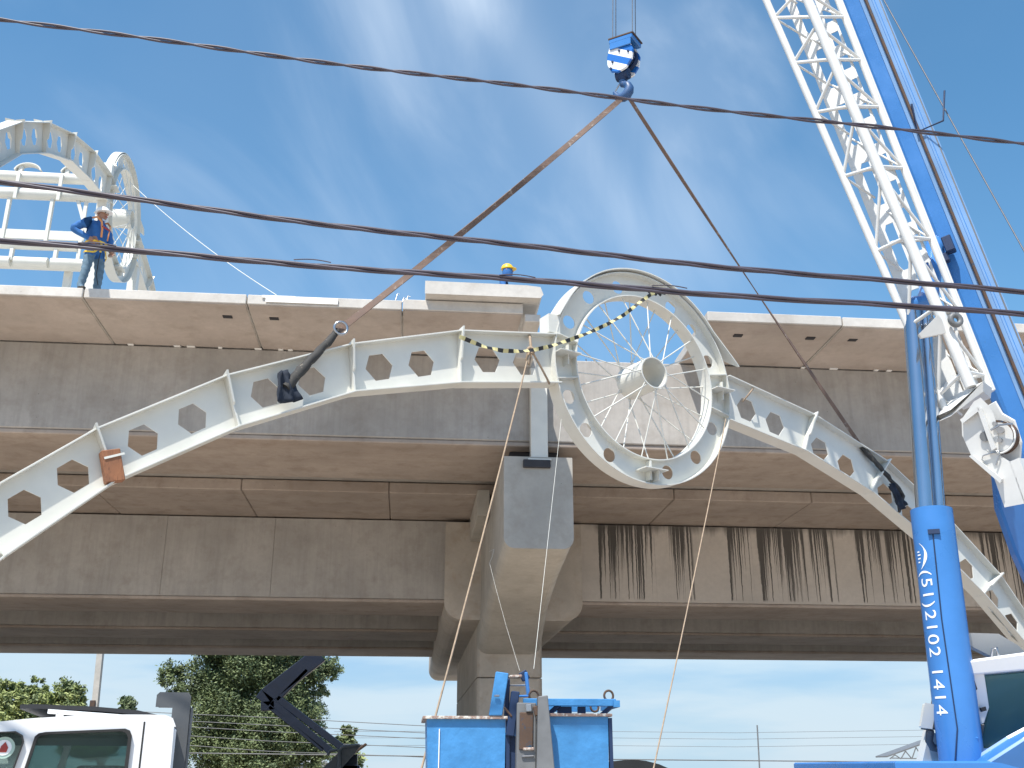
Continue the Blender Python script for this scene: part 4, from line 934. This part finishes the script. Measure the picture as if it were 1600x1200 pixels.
am = thing('folding_arm', 'blue and rusty folded crane arm standing between the two blue bins', 'crane arm', oy(820, 1195, 8.3))
def abar(p, q, w, mat, name, Y=8.3, dep=.08, bev=.006):
    a, b = oy(*p, Y), oy(*q, Y); mb = MB(); d = (b - a).normalized(); s_ = d.cross(V((0, 1, 0))).normalized(); w = w * Y / FPX * 1.03
    mb.obox((a + b) / 2 + V((0, dep / 2, 0)), (d, s_, (0, 1, 0)), ((b - a).length / 2, w / 2, dep / 2)); return wbuild(mb, name, mat, am, bevel=bev)
abar((785, 1049), (776, 1230), 20, 'crane_blue', 'side_plate', 8.28, .03) if False else None
pp = MB(); pts = [oy(x, y, 8.36) for x, y in ((775, 1049), (795, 1052), (785, 1118), (764, 1118))]
pp.add([*pts, *[p + V((0, .04, 0)) for p in pts]], [(0, 1, 2, 3), (7, 6, 5, 4)] + [(i, (i + 1) % 4, (i + 1) % 4 + 4, i + 4) for i in range(4)]); wbuild(pp, 'side_plate', 'bin_blue', am, bevel=.006)
abar((772, 1087), (781, 1087), 3, 'steel', 'pin', 8.33, .02)
abar((822, 1050), (826, 1086), 5, 'crane_blue', 'side_plate', 8.6, .05)
abar((816, 1049), (823, 1062), 12, 'dark_blue', 'lug', 8.62, .06)
abar((796, 1057), (816, 1056), 4, 'rim_rust', 'pin', 8.5, .03); abar((796, 1071), (822, 1070), 2.5, 'steel', 'pin', 8.5, .03); abar((806, 1088), (826, 1087), 3, 'crane_blue', 'pin', 8.5, .03)
abar((794, 1060), (792, 1120), 6, 'dark_blue', 'inner_plate', 8.42, .1)
abar((806, 1080), (797, 1150), 12, 'dark_blue', 'arm_link', 8.36, .08); abar((797, 1145), (800, 1230), 26, 'dark_blue', 'arm_link', 8.42, .1)
abar((804, 1150), (810, 1128), 8, 'crane_blue', 'arm_link', 8.39, .04)
abar((788, 1105), (800, 1120), 3, 'rust_dark', 'arm_link', 8.35, .03)
abar((823, 1098), (822, 1230), 28, 'grey_steel', 'arm_beam', 8.30, .12); abar((823, 1113), (822, 1172), 20, 'rust_dark', 'arm_face', 8.285, .02)
abar((817, 1170), (835, 1170), 4, 'rim_rust', 'clamp', 8.28, .02); abar((815, 1182), (835, 1181), 2.5, 'steel', 'clamp', 8.28, .02)
pp = MB(); pts = [oy(x, y, 8.24) for x, y in ((841, 1088), (856, 1086), (868, 1215), (839, 1215))]
pp.add([*pts, *[p + V((0, .10, 0)) for p in pts]], [(0, 1, 2, 3), (7, 6, 5, 4)] + [(i, (i + 1) % 4, (i + 1) % 4 + 4, i + 4) for i in range(4)]); wbuild(pp, 'arm_beam', 'grey_steel', am, bevel=.006)
abar((826, 1100), (827, 1112), 9, 'steel', 'cable_clamp', 8.27, .03); abar((836, 1103), (840, 1118), 7, 'rust_dark', 'cable_clamp', 8.27, .03)
abar((832, 1150), (833, 1230), 5, 'bin_blue', 'arm_link', 8.34, .05)
wb(am, 'arm_foot', 'grey_steel', .72, 1.12, 8.3, 8.9, 1.202, 1.9)
# dark hump right of the bins (tyre top)
q = oy(985, 1187, 12); mb = MB(); mb.tube([(q.x, 11.9, q.z - .95), (q.x, 12.2, q.z - .95)], [.95, .95], 40); ty = tag(mb.build('tyre', 'rubber'), 'top of a big dark tyre right of the blue bins', 'tyre')
mb = MB(); mb.box(q.x - .5, q.x + .5, 11.85, 12.25, 0.001, q.z - 1.85); 

# ------------------------------------------------------------------ people
def person(label, loc, rz, joints, helmet, mats, straps=True, group=None):
    root = thing('person', label, 'person', loc); root.rotation_euler = (0, 0, rz)
    names = list(joints); idx = {k_: i for i, k_ in enumerate(names)}
    edges_ = [('pelvis', 'belly'), ('belly', 'chest'), ('chest', 'neck'), ('neck', 'head0'), ('head0', 'head1')]
    for s_ in 'LR': edges_ += [('pelvis', 'hip' + s_), ('hip' + s_, 'knee' + s_), ('knee' + s_, 'ankle' + s_), ('ankle' + s_, 'toe' + s_), ('chest', 'sho' + s_), ('sho' + s_, 'elb' + s_), ('elb' + s_, 'wri' + s_), ('wri' + s_, 'palm' + s_)]
    me = bpy.data.meshes.new('p'); me.from_pydata([joints[k_][0] for k_ in names], [(idx[a], idx[b]) for a, b in edges_], []); ob = bpy.data.objects.new('p', me); col.objects.link(ob)
    md = ob.modifiers.new('s', 'SKIN'); md.branch_smoothing = .6; sv = me.skin_vertices[0].data
    for k_ in names: r_ = joints[k_][1]; sv[idx[k_]].radius = (r_, r_) if not isinstance(r_, tuple) else r_
    sv[idx['pelvis']].use_root = True
    ob.modifiers.new('u', 'SUBSURF').levels = 2
    dg = bpy.context.evaluated_depsgraph_get(); dg.update(); m2 = bpy.data.meshes.new_from_object(ob.evaluated_get(dg)); bpy.data.objects.remove(ob)
    for m in mats: m2.materials.append(MATS[m])
    J = {k_: V(joints[k_][0]) for k_ in names}
    zn = J['neck'].z + .01; zh = J['pelvis'].z - .17
    for p_ in m2.polygons:
        c_ = p_.center; p_.use_smooth = True; k_ = 0
        if c_.z > zn: k_ = 2
        elif any((c_ - J['palm' + s_]).length < .085 for s_ in 'LR'): k_ = 2
        elif c_.z < .10: k_ = 3
        elif c_.z < zh and abs(c_.x) < .5 and not any(((c_ - J['wri' + s_]).length < .14 or (c_ - J['elb' + s_]).length < .16) for s_ in 'LR'): k_ = 1
        p_.material_index = k_
    for v in m2.vertices:      # cloth folds
        if v.co.z < zn: v.co += v.normal * .006 * math.sin(v.co.z * 55 + v.co.x * 30)
    b = bpy.data.objects.new('body', m2); col.objects.link(b); b.parent = root
    h = J['head0'].lerp(J['head1'], .5)
    # face: nose, ears, mouth
    mb = MB(); mb.tube([h + V((.095, 0, -.01)), h + V((.118, 0, -.035))], [.014, .018], 8); mb.build('nose', mats[2], root)
    for s_ in (1, -1):
        mb = MB(); mb.tube([h + V((-.005, s_ * .086, .0)), h + V((-.01, s_ * .098, -.03))], [.018, .014], 8); mb.build('ear', mats[2], root)
        mb = MB(); mb.tube([h + V((.094, s_ * .03, .012)), h + V((.101, s_ * .03, .012))], .010, 8); mb.build('eye', 'black', root)
    mb = MB(); mb.obox(h + V((.100, 0, -.066)), ((1, 0, 0), (0, 1, 0), (0, 0, 1)), (.006, .024, .006)); mb.build('mouth', 'sticker_red', root)
    # hands: four fingers and a thumb
    for s_ in 'LR':
        pa, wr = J['palm' + s_], J['wri' + s_]; d = (pa - wr).normalized(); sd = d.cross(V((0, 0, 1)))
        sd = sd.normalized() if sd.length > .1 else V((0, 1, 0)); dn = d.cross(sd)
        for k_ in range(4):
            st_ = pa + d * .02 + sd * (k_ - 1.5) * .020; L_ = (.065, .075, .07, .055)[k_]
            MB().tube([st_, st_ + d * L_ * .5 + dn * .008, st_ + d * L_ * .85 + dn * .03], [.010, .009, .007], 7).build('finger', mats[2], b)
        MB().tube([wr.lerp(pa, .6) - sd * .02, pa - sd * .05, pa - sd * .055 + d * .03], [.012, .011, .008], 7).build('thumb', mats[2], b)
    # helmet
    mb = MB(); R_ = .118; vs = []; NA, NB = 24, 8
    for j in range(NB + 1):
        el = rad(90 * j / NB); vs += [h + V((R_ * 1.12 * cos(el) * cos(2 * pi * i / NA) - .005, R_ * .95 * cos(el) * sin(2 * pi * i / NA), .035 + R_ * 1.05 * sin(el))) for i in range(NA)]
    mb.add(vs, [(j * NA + i, j * NA + (i + 1) % NA, (j + 1) * NA + (i + 1) % NA, (j + 1) * NA + i) for j in range(NB) for i in range(NA)], True)
    he = mb.build('helmet', helmet, root)
    mb = MB(); mb.prism([(.195, -.0), (.18, .05), (.12, .10), (0, .118), (-.11, .09), (-.138, 0), (-.11, -.09), (0, -.118), (.12, -.10), (.18, -.05)], h + V((0, 0, .035)), (1, 0, 0), (0, 1, 0), (.12, 0, -1), 0, .010); mb.build('brim', helmet, he)
    return root, J, h, b
ST = {'pelvis': ((0, 0, .93), (.175, .15)), 'belly': ((0, 0, 1.13), (.185, .155)), 'chest': ((.0, 0, 1.36), (.19, .15)), 'neck': ((.02, 0, 1.51), .062), 'head0': ((.035, 0, 1.585), .085), 'head1': ((.04, 0, 1.70), .092),
      'hipL': ((0, .10, .88), .105), 'kneeL': ((.02, .13, .50), .075), 'ankleL': ((-.01, .15, .10), .062), 'toeL': ((.13, .17, .045), .045),
      'hipR': ((0, -.10, .88), .105), 'kneeR': ((.01, -.15, .50), .075), 'ankleR': ((-.03, -.18, .10), .062), 'toeR': ((.10, -.20, .045), .045),
      'shoL': ((0, .20, 1.42), .088), 'elbL': ((.03, .27, 1.14), .062), 'wriL': ((.14, .22, .95), .045), 'palmL': ((.17, .18, .90), .038),
      'shoR': ((-.01, -.20, 1.42), .088), 'elbR': ((-.18, -.40, 1.20), .07), 'wriR': ((.05, -.21, 1.05), .045), 'palmR': ((.10, -.15, 1.05), .038)}
wp = oy(146, 452, 18.35)
p1, J, h, b = person('man in blue jacket, orange harness and white helmet, hand on hip', (wp.x - .1, 18.45, 10.285), rad(-28), ST, 'helmet_white', ['overalls_blue', 'jeans', 'skin', 'boot'])
def strap(pts, r, name, mat, root):      # flattened strap hugging the body
    mb = MB()
    for a_, b_ in zip(pts[:-1], pts[1:]): mb.bar(a_, b_, .032, .010, (V(a_) - V((0, 0, V(a_).z))).normalized())
    return mb.build(name, mat, root)
for s_ in (1, -1):
    strap([(-.13, s_ * .05, 1.15), (-.165, s_ * .09, 1.40), (-.06, s_ * .125, 1.535), (.06, s_ * .12, 1.53), (.155, s_ * .10, 1.42), (.165, s_ * .08, 1.28), (.16, s_ * .07, 1.12)], .02, 'shoulder_strap', 'harness_orange', p1)
    strap([(.14, s_ * .05, .98), (.15, s_ * .08, .88), (.12, s_ * .14, .80), (0, s_ * .22, .80), (-.11, s_ * .14, .84)], .02, 'thigh_strap', 'harness_yellow', p1)
strap([(.165, -.09, 1.33), (.185, 0, 1.32), (.165, .09, 1.33)], .02, 'chest_strap', 'sticker_red', p1)
strap([(.18 * cos(rad(a_)), .185 * sin(rad(a_)), 1.03) for a_ in range(0, 361, 30)], .02, 'waist_belt', 'harness_yellow', p1)
strap([(.17, -.06, 1.02), (.19, -.07, .92), (.18, -.06, .82)], .02, 'lanyard', 'harness_yellow', p1)
MB().tube([(.16, -.02, .95), (.17, -.06, .7), (.12, -.02, .4), (.14, .03, .22)], .008, 6).build('lanyard_rope', 'black', p1)
mb = MB(); mb.prism([(-.03, 0), (.03, .0), (.045, .03), (-.045, .03)], (.09, 0, 1.50), (0, 1, 0), (0, 0, 1), (1, 0, 0), 0, .012); mb.build('collar', 'shirt', p1)
ST2 = dict(ST); ST2['head0'] = ((.06, 0, 1.575), .085); ST2['head1'] = ((.085, 0, 1.68), .092); ST2['elbR'] = ((.02, -.27, 1.14), .062); ST2['wriR'] = ((.18, -.2, 1.0), .045); ST2['palmR'] = ((.23, -.17, .98), .038)
q = oy(789, 430, 20.6)
p1.scale = (1.10, 1.14, 1.04)
p2, J2, h2, b2 = person('worker in yellow helmet with a blue cloth over the face, showing above the loose slab', (oy(789, 430, 19.95).x - .02, 19.95, 10.29), rad(-12), ST2, 'helmet_yellow', ['overalls_blue', 'jeans', 'skin', 'boot'])
mb = MB(); vs = []
NA = 20
for j in range(5):
    el = -.35 - .30 * j; zz = .01 - .05 * j; R_ = (.108, .112, .11, .10, .085)[j]
    vs += [h2 + V((R_ * cos(2 * pi * i / NA) + .002, R_ * .95 * sin(2 * pi * i / NA), zz)) for i in range(NA)]
mb.add(vs, [(j * NA + i, j * NA + (i + 1) % NA, (j + 1) * NA + (i + 1) % NA, (j + 1) * NA + i) for j in range(4) for i in range(NA)], True); mb.build('face_cloth', 'overalls_blue', p2)

# ------------------------------------------------------------------ overhead cables
def cable(pix, Y, r, strands, pitch, label, lash=False):
    root = thing('overhead_cable', label, 'cable', (0, Y, 5), 'cables across the view')
    P = [oy(x, y, Y) for x, y in pix]
    # fit a parabola in x through the three points
    (x1, z1), (x2, z2), (x3, z3) = [(p.x, p.z) for p in P]
    def zf(x): return z1 * (x - x2) * (x - x3) / ((x1 - x2) * (x1 - x3)) + z2 * (x - x1) * (x - x3) / ((x2 - x1) * (x2 - x3)) + z3 * (x - x1) * (x - x2) / ((x3 - x1) * (x3 - x2))
    N = 420; xs = [-14 + 28 * i / N for i in range(N + 1)]
    for s_ in range(strands):
        ph = 2 * pi * s_ / strands; pts = []
        for x in xs:
            wob = .006 * math.sin(x * 2.3 + Y) ; an = ph + x / pitch * 2 * pi + 1.3 * math.sin(x * .9)
            pts.append((x, Y + r * .62 * cos(an), zf(x) + r * .62 * sin(an) + wob))
        wbuild(MB().tube(pts, r * .56, 7), 'strand', 'cable', root)
    return root, zf
cable([(0, 30), (800, 133), (1600, 224)], 6.3, .0155, 2, .75, 'twisted pair cable crossing in front of the hook, highest of the three')
cb2, zf2 = cable([(0, 284), (800, 383), (1600, 456)], 6.3, .018, 3, 1.6, 'dark bundled cable crossing the white arch hood, middle of the three')
cb3, zf3 = cable([(0, 376), (800, 437), (1600, 491)], 6.3, .019, 3, 1.9, 'dark bundled cable crossing the deck edge and wheel top, lowest of the three')
for px in (120, 460, 780, 1015):
    q = oy(px, 400, 6.3); x = q.x; mb = MB(); mb.tube([(x + .03 * k_, 6.28, zf3(x + .03 * k_) + .018 + .012 * sin(pi * k_ / 8)) for k_ in range(9)], .004, 5); wbuild(mb, 'loose_strand', 'cable', cb3)

# ------------------------------------------------------------------ background
def tree(name, label, base, H, blobs, nleaf, leaf, mats, seed, trunk=.3, cat='tree', group=None, nb=None):
    R_ = random.Random(seed); root = thing(name, label, cat, base, group); bx_, by_, bz_ = base
    tk_ = MB(); top = V((0, 0, H * .8)); pts = [V((0, 0, 0)), V((R_.uniform(-.2, .2), 0, H * .3)), V((R_.uniform(-.4, .4), 0, H * .55)), top]
    tk_.tube(pts, [trunk, trunk * .75, trunk * .5, trunk * .15], 8); tk_.build('trunk', 'bark', root)
    for bl_ in blobs:
        p0 = pts[1].lerp(pts[2], R_.random()); q0 = V(bl_[:3]); MB().tube([p0, p0.lerp(q0, .5) + V((0, 0, .2)), q0], [trunk * .35, trunk * .22, trunk * .07], 6).build('limb', 'bark', root)
    mb = MB(); vol = [b_[3] * b_[4] * b_[5] for b_ in blobs]; tot = sum(vol)
    for b_, vv in zip(blobs, vol):
        cnt = max(3, int(nleaf * (vv / tot) ** .75 / len(blobs) ** .25)); nc = nb or max(10, int(cnt / 45)); cl = []
        for _ in range(nc):
            d = V((R_.gauss(0, 1), R_.gauss(0, 1), R_.gauss(0, 1))).normalized() * (R_.random() ** .45)
            cl.append((V((b_[0] + d.x * b_[3], b_[1] + d.y * b_[4], b_[2] + d.z * b_[5])), R_.uniform(.5, 1.2) * min(b_[3:6]) * .34, R_.choice((0, 0, 1, 1, 2))))
        for _ in range(cnt):
            c_, cr_, mi = R_.choice(cl); d = V((R_.gauss(0, 1), R_.gauss(0, 1), R_.gauss(0, .8))) * cr_ * .5; p_ = c_ + d
            a_ = V((R_.gauss(0, 1), R_.gauss(0, 1), R_.gauss(0, 1))).normalized(); bq = a_.orthogonal().normalized(); s_ = leaf * R_.uniform(.5, 1.3)
            mb.cur = mi if R_.random() < .8 else R_.choice((0, 1, 2)); mb.add([p_ - a_ * s_, p_ + bq * s_ * .42, p_ + a_ * s_, p_ - bq * s_ * .42], [(0, 1, 2, 3)])
    me = bpy.data.meshes.new('crown'); me.from_pydata(mb.v, [], mb.f)
    for m in mats: me.materials.append(MATS[m])
    me.polygons.foreach_set('material_index', mb.mi); o = bpy.data.objects.new('crown', me); col.objects.link(o); o.parent = root
    return root
def blob(px, py, rx, ry, Y, base, dy=None): 
    p = oy(px, py, Y); k_ = (Y * 1.02) / FPX; return (p.x - base[0], p.y - base[1], p.z - base[2], rx * k_, dy or rx * k_, ry * k_)
Y_ = 56; b0 = oy(380, 1150, Y_); bs = (b0.x, Y_, 0)
tree('eucalyptus_tree', 'tall dark green eucalyptus beyond the bridge, behind the grey intake stack', bs, 9,
     [blob(x, y, rx, ry, Y_, bs) for x, y, rx, ry in ((268, 1055, 20, 22), (285, 1085, 26, 18), (330, 1060, 38, 34), (385, 1040, 52, 42), (440, 1060, 46, 44), (490, 1045, 36, 26), (522, 1045, 16, 18), (350, 1110, 52, 42), (420, 1130, 60, 44), (470, 1110, 36, 40), (330, 1160, 46, 36), (400, 1180, 66, 34), (478, 1160, 32, 36), (498, 1180, 26, 26), (505, 1080, 12, 12), (360, 1000, 60, 34), (450, 1005, 60, 30))],
     150000, .085, ['leaf_dark', 'leaf_mid', 'leaf_mid'], 3, .35)
Y_ = 54; b0 = oy(60, 1150, Y_); bs = (b0.x, Y_, 0)
tree('broadleaf_tree', 'sunlit yellow green tree at the far left behind the truck cab', bs, 4,
     [blob(x, y, rx, ry, Y_, bs) for x, y, rx, ry in ((10, 1082, 22, 18), (48, 1076, 20, 18), (30, 1105, 50, 22), (78, 1090, 22, 18), (110, 1082, 22, 20), (100, 1110, 34, 22), (-40, 1090, 40, 30), (20, 1140, 80, 30), (118, 1098, 18, 20))],
     45000, .10, ['leaf_mid', 'leaf_light', 'leaf_light'], 5, .2)
Y_ = 70; b0 = oy(197, 1150, Y_); bs = (b0.x, Y_, 0)
tree('distant_tree', 'small rounded distant tree showing above the truck visor', bs, 5, [blob(x, y, rx, ry, Y_, bs) for x, y, rx, ry in ((196, 1104, 12, 14), (198, 1120, 18, 16))], 4500, .15, ['leaf_mid', 'leaf_dark', 'leaf_mid'], 9, .2)
Y_ = 60; b0 = oy(540, 1170, Y_); bs = (b0.x, Y_, 0)
tree('distant_tree', 'small pale green tree right of the dark folded arm', bs, 5, [blob(x, y, rx, ry, Y_, bs) for x, y, rx, ry in ((540, 1155, 14, 18), (548, 1148, 10, 14), (530, 1170, 22, 16), (552, 1185, 16, 16))], 5000, .13, ['leaf_mid', 'leaf_mid', 'leaf_light'], 11, .2)
# palm-like tuft by the pole
Y_ = 53; b0 = oy(160, 1110, Y_); rt_ = thing('young_palm', 'small palm tuft at the foot of the leaning pole', 'palm', (b0.x, Y_, 0))
MB().tube([(0, 0, 0), (0, 0, b0.z - .3)], .09, 8).build('trunk', 'bark', rt_)
for k_ in range(12):
    a_ = k_ * .53; L_ = .45; MB().bar((0, 0, b0.z - .32), (L_ * cos(a_) * .8, L_ * sin(a_) * .6, b0.z + .12 * math.sin(k_ * 2.1)), .05, .008).build('frond', 'leaf_mid', rt_)
# leaning pole with holes
p0, p1_ = oy(147, 1120, 52), oy(158, 1010, 52); d = (p1_ - p0); 
pt_ = thing('utility_pole', 'pale concrete pole with a row of holes, leaning behind the bridge', 'pole', (p0 - d * (p0.z / d.z)))
st_ = p0 - d * (p0.z / d.z); en = p0 + d * 2.2
wbuild(MB().bar(st_, en, .32, .26), 'shaft', 'pole_concrete', pt_)
L_ = (en - st_).length; dn = (en - st_).normalized()
for k_ in range(int(L_ / .32)): 
    c_ = st_ + dn * (k_ * .32 + .2) + V((0, -.135, 0)); mb = MB(); mb.obox(c_, (dn, (1, 0, 0), (0, 1, 0)), (.08, .045, .01)); wbuild(mb, 'slot', 'bearing', pt_)
q = oy(145, 1100, 51.85); mb = MB(); mb.obox(q, ((1, 0, 0), (0, 1, 0), (0, 0, 1)), (.12, .1, .16)); wbuild(mb, 'bracket', 'rust_dark', pt_, bevel=.02)
# dark folded boom beyond the bridge
Yb = 45.0
fb = thing('pump_boom', 'dark navy folded pump boom in front of the eucalyptus', 'boom', (oy(480, 1190, Yb).x, Yb, 0))
def fbar(p, q, w, name='boom_section', mat='navy_black', dep=.4):
    a, b = oy(*p, Yb), oy(*q, Yb); d = (b - a).normalized(); s_ = d.cross(V((0, 1, 0))).normalized(); w = w * Yb / FPX; mb = MB()
    mb.obox((a + b) / 2 + V((0, dep / 2, 0)), (d, s_, (0, 1, 0)), ((b - a).length / 2, w / 2, dep / 2)); return wbuild(mb, name, mat, fb, bevel=.02)
fbar((500, 1022), (415, 1088), 24); fbar((480, 1046), (432, 1094), 6, 'ram'); fbar((404, 1083), (424, 1098), 14, 'knuckle'); fbar((418, 1095), (418, 1110), 20, 'knuckle')
fbar((424, 1096), (516, 1174), 10); fbar((432, 1090), (534, 1168), 10); fbar((420, 1104), (505, 1172), 6, 'ram')
fbar((512, 1205), (572, 1162), 3, 'edge_rail', 'rust_dark', 1.0)
pp = MB(); pts = [oy(x, y, Yb - .3) for x, y in ((500, 1205), (535, 1170), (566, 1163), (530, 1205))]
pp.add([*pts, *[p + V((0, .15, 0)) for p in pts]], [(0, 1, 2, 3), (7, 6, 5, 4)] + [(i, (i + 1) % 4, (i + 1) % 4 + 4, i + 4) for i in range(4)]); wbuild(pp, 'end_plate', 'grey_steel', fb)
mb = MB(); mb.tube([oy(x, y, Yb - .4) for x, y in ((530, 1205), (530, 1175), (534, 1168), (542, 1166), (562, 1165))], .07, 8); wbuild(mb, 'handrail', 'grey_steel', fb)
mb = MB(); mb.tube([oy(x, y, Yb - .4) for x, y in ((512, 1180), (516, 1173), (528, 1172))], .06, 8); wbuild(mb, 'handrail', 'grey_steel', fb)
pp = MB(); pts = [oy(x, y, Yb + .2) for x, y in ((528, 1205), (548, 1180), (558, 1178), (558, 1205))]; pp.add([*pts, *[p + V((0, .5, 0)) for p in pts]], [(0, 1, 2, 3), (7, 6, 5, 4)] + [(i, (i + 1) % 4, (i + 1) % 4 + 4, i + 4) for i in range(4)]); wbuild(pp, 'base', 'navy_black', fb)
p = oy(545, 1200, Yb); wb(fb, 'mast', 'dark_blue', p.x - .4, p.x + .4, Yb + .2, Yb + 1, 0, p.z + .1)
# low sheds
def shed(px0, px1, pyr, pye, Y, D_, label, cat='shed'):
    a = oy(px0, pye, Y); b = oy(px1, pye, Y); r_ = thing('shed', label, cat, ((a.x + b.x) / 2, Y, 0))
    zr = oy(px0, pyr, Y + D_ / 2).z; ze = a.z
    wb(r_, 'wall', 'shed_wall', a.x + .3, b.x - .3, Y + .3, Y + D_ - .3, 0, ze - .02, bevel=0)
    mb = MB(); mb.prism([(Y, ze), (Y + D_ / 2, zr), (Y + D_, ze), (Y + D_, ze - .1), (Y + D_ / 2, zr - .1), (Y, ze - .1)], (0, 0, 0), (0, 1, 0), (0, 0, 1), (1, 0, 0), a.x, b.x); wbuild(mb, 'roof', 'roof_sheet', r_)
    return r_, a, b, zr, ze
sh, a, b, zr, ze = shed(311, 500, 1188, 1194, 60, 8, 'low white shed with a pale sheet roof below the eucalyptus')
for k_ in range(3):
    x = a.x + .4 + k_ * 1.5; wb(sh, 'roof_vent', 'roof_sheet', x, x + .5, 63.9, 64.1, zr, zr + .12)
# truss roofed hangar at right
Yh = 62; hg = thing('hangar', 'open sided hangar with trussed mono pitch roof, behind the crane base', 'hangar', (oy(1450, 1190, Yh).x, Yh, 0))
a, b = oy(1386, 1181, Yh), oy(1500, 1140, Yh); c_ = oy(1400, 1188, Yh)
mb = MB(); mb.prism([(a.x, a.z), (b.x, b.z), (b.x, b.z - .08), (a.x, a.z - .08)], (0, 0, 0), (1, 0, 0), (0, 0, 1), (0, 1, 0), Yh, Yh + 1.6); wbuild(mb, 'roof', 'grey_steel', hg)
mb = MB(); mb.bar((a.x + .2, Yh, a.z - .12), (b.x, Yh, a.z - .2), .06, .06)
for k_ in range(7):
    t = k_ / 7; x0_ = a.x + (b.x - a.x) * t + .15; x1_ = a.x + (b.x - a.x) * (t + .5 / 7) + .15; zt_ = a.z + (b.z - a.z) * (t + .5 / 7); mb.bar((x0_, Yh, a.z - .16), (x1_, Yh, zt_ - .05), .05, .05); mb.bar((x1_, Yh, zt_ - .05), (x0_ + (b.x - a.x) / 7, Yh, a.z - .16), .05, .05)
wbuild(mb, 'truss', 'grey_steel', hg)
wb(hg, 'wall', 'shed_wall', a.x + .7, b.x + 3, Yh + .2, Yh + 1.5, 0, a.z - .3)
# antenna mast
q0, q1 = oy(1183, 1133, 75), oy(1184, 1176, 75); tag(MB().tube([(q1.x, 75, 0), (q0.x, 75, q0.z)], .05, 6).build('antenna_mast', 'grey_steel'), 'thin dark antenna mast alone against the low sky right of the bins', 'mast')
# distribution wires
def dist(pix, Y, r, label, grp):
    P = [oy(x, y, Y) for x, y in pix]; tag(MB().tube([P[0] + (P[0] - P[-1]) * .5, *P, P[-1] + (P[-1] - P[0]) * .5], r, 5).build('power_wire', 'grey_steel'), label, 'wire', grp)
WL = ['topmost', 'second', 'third', 'fourth', 'lowest']
for k_, y in enumerate((1116, 1127, 1136, 1150, 1165)):
    dist([(300, y), (420, y + 5 + k_), (640, y + 17)], 50, .016, WL[k_] + ' of five thin wires crossing the eucalyptus', 'wires crossing the eucalyptus')
dist([(560, 1180), (900, 1186), (1440, 1191)], 50, .025, 'long thin wire low over the horizon between the pump boom and the hangar', None)
for k_, y in enumerate((1142, 1152, 1164)): dist([(860, y), (1150, y + 3), (1500, y - 2)], 70, .012, ['upper', 'middle', 'bottom'][k_] + ' faint far wire in the pale sky left of the hangar', 'faint far wires')
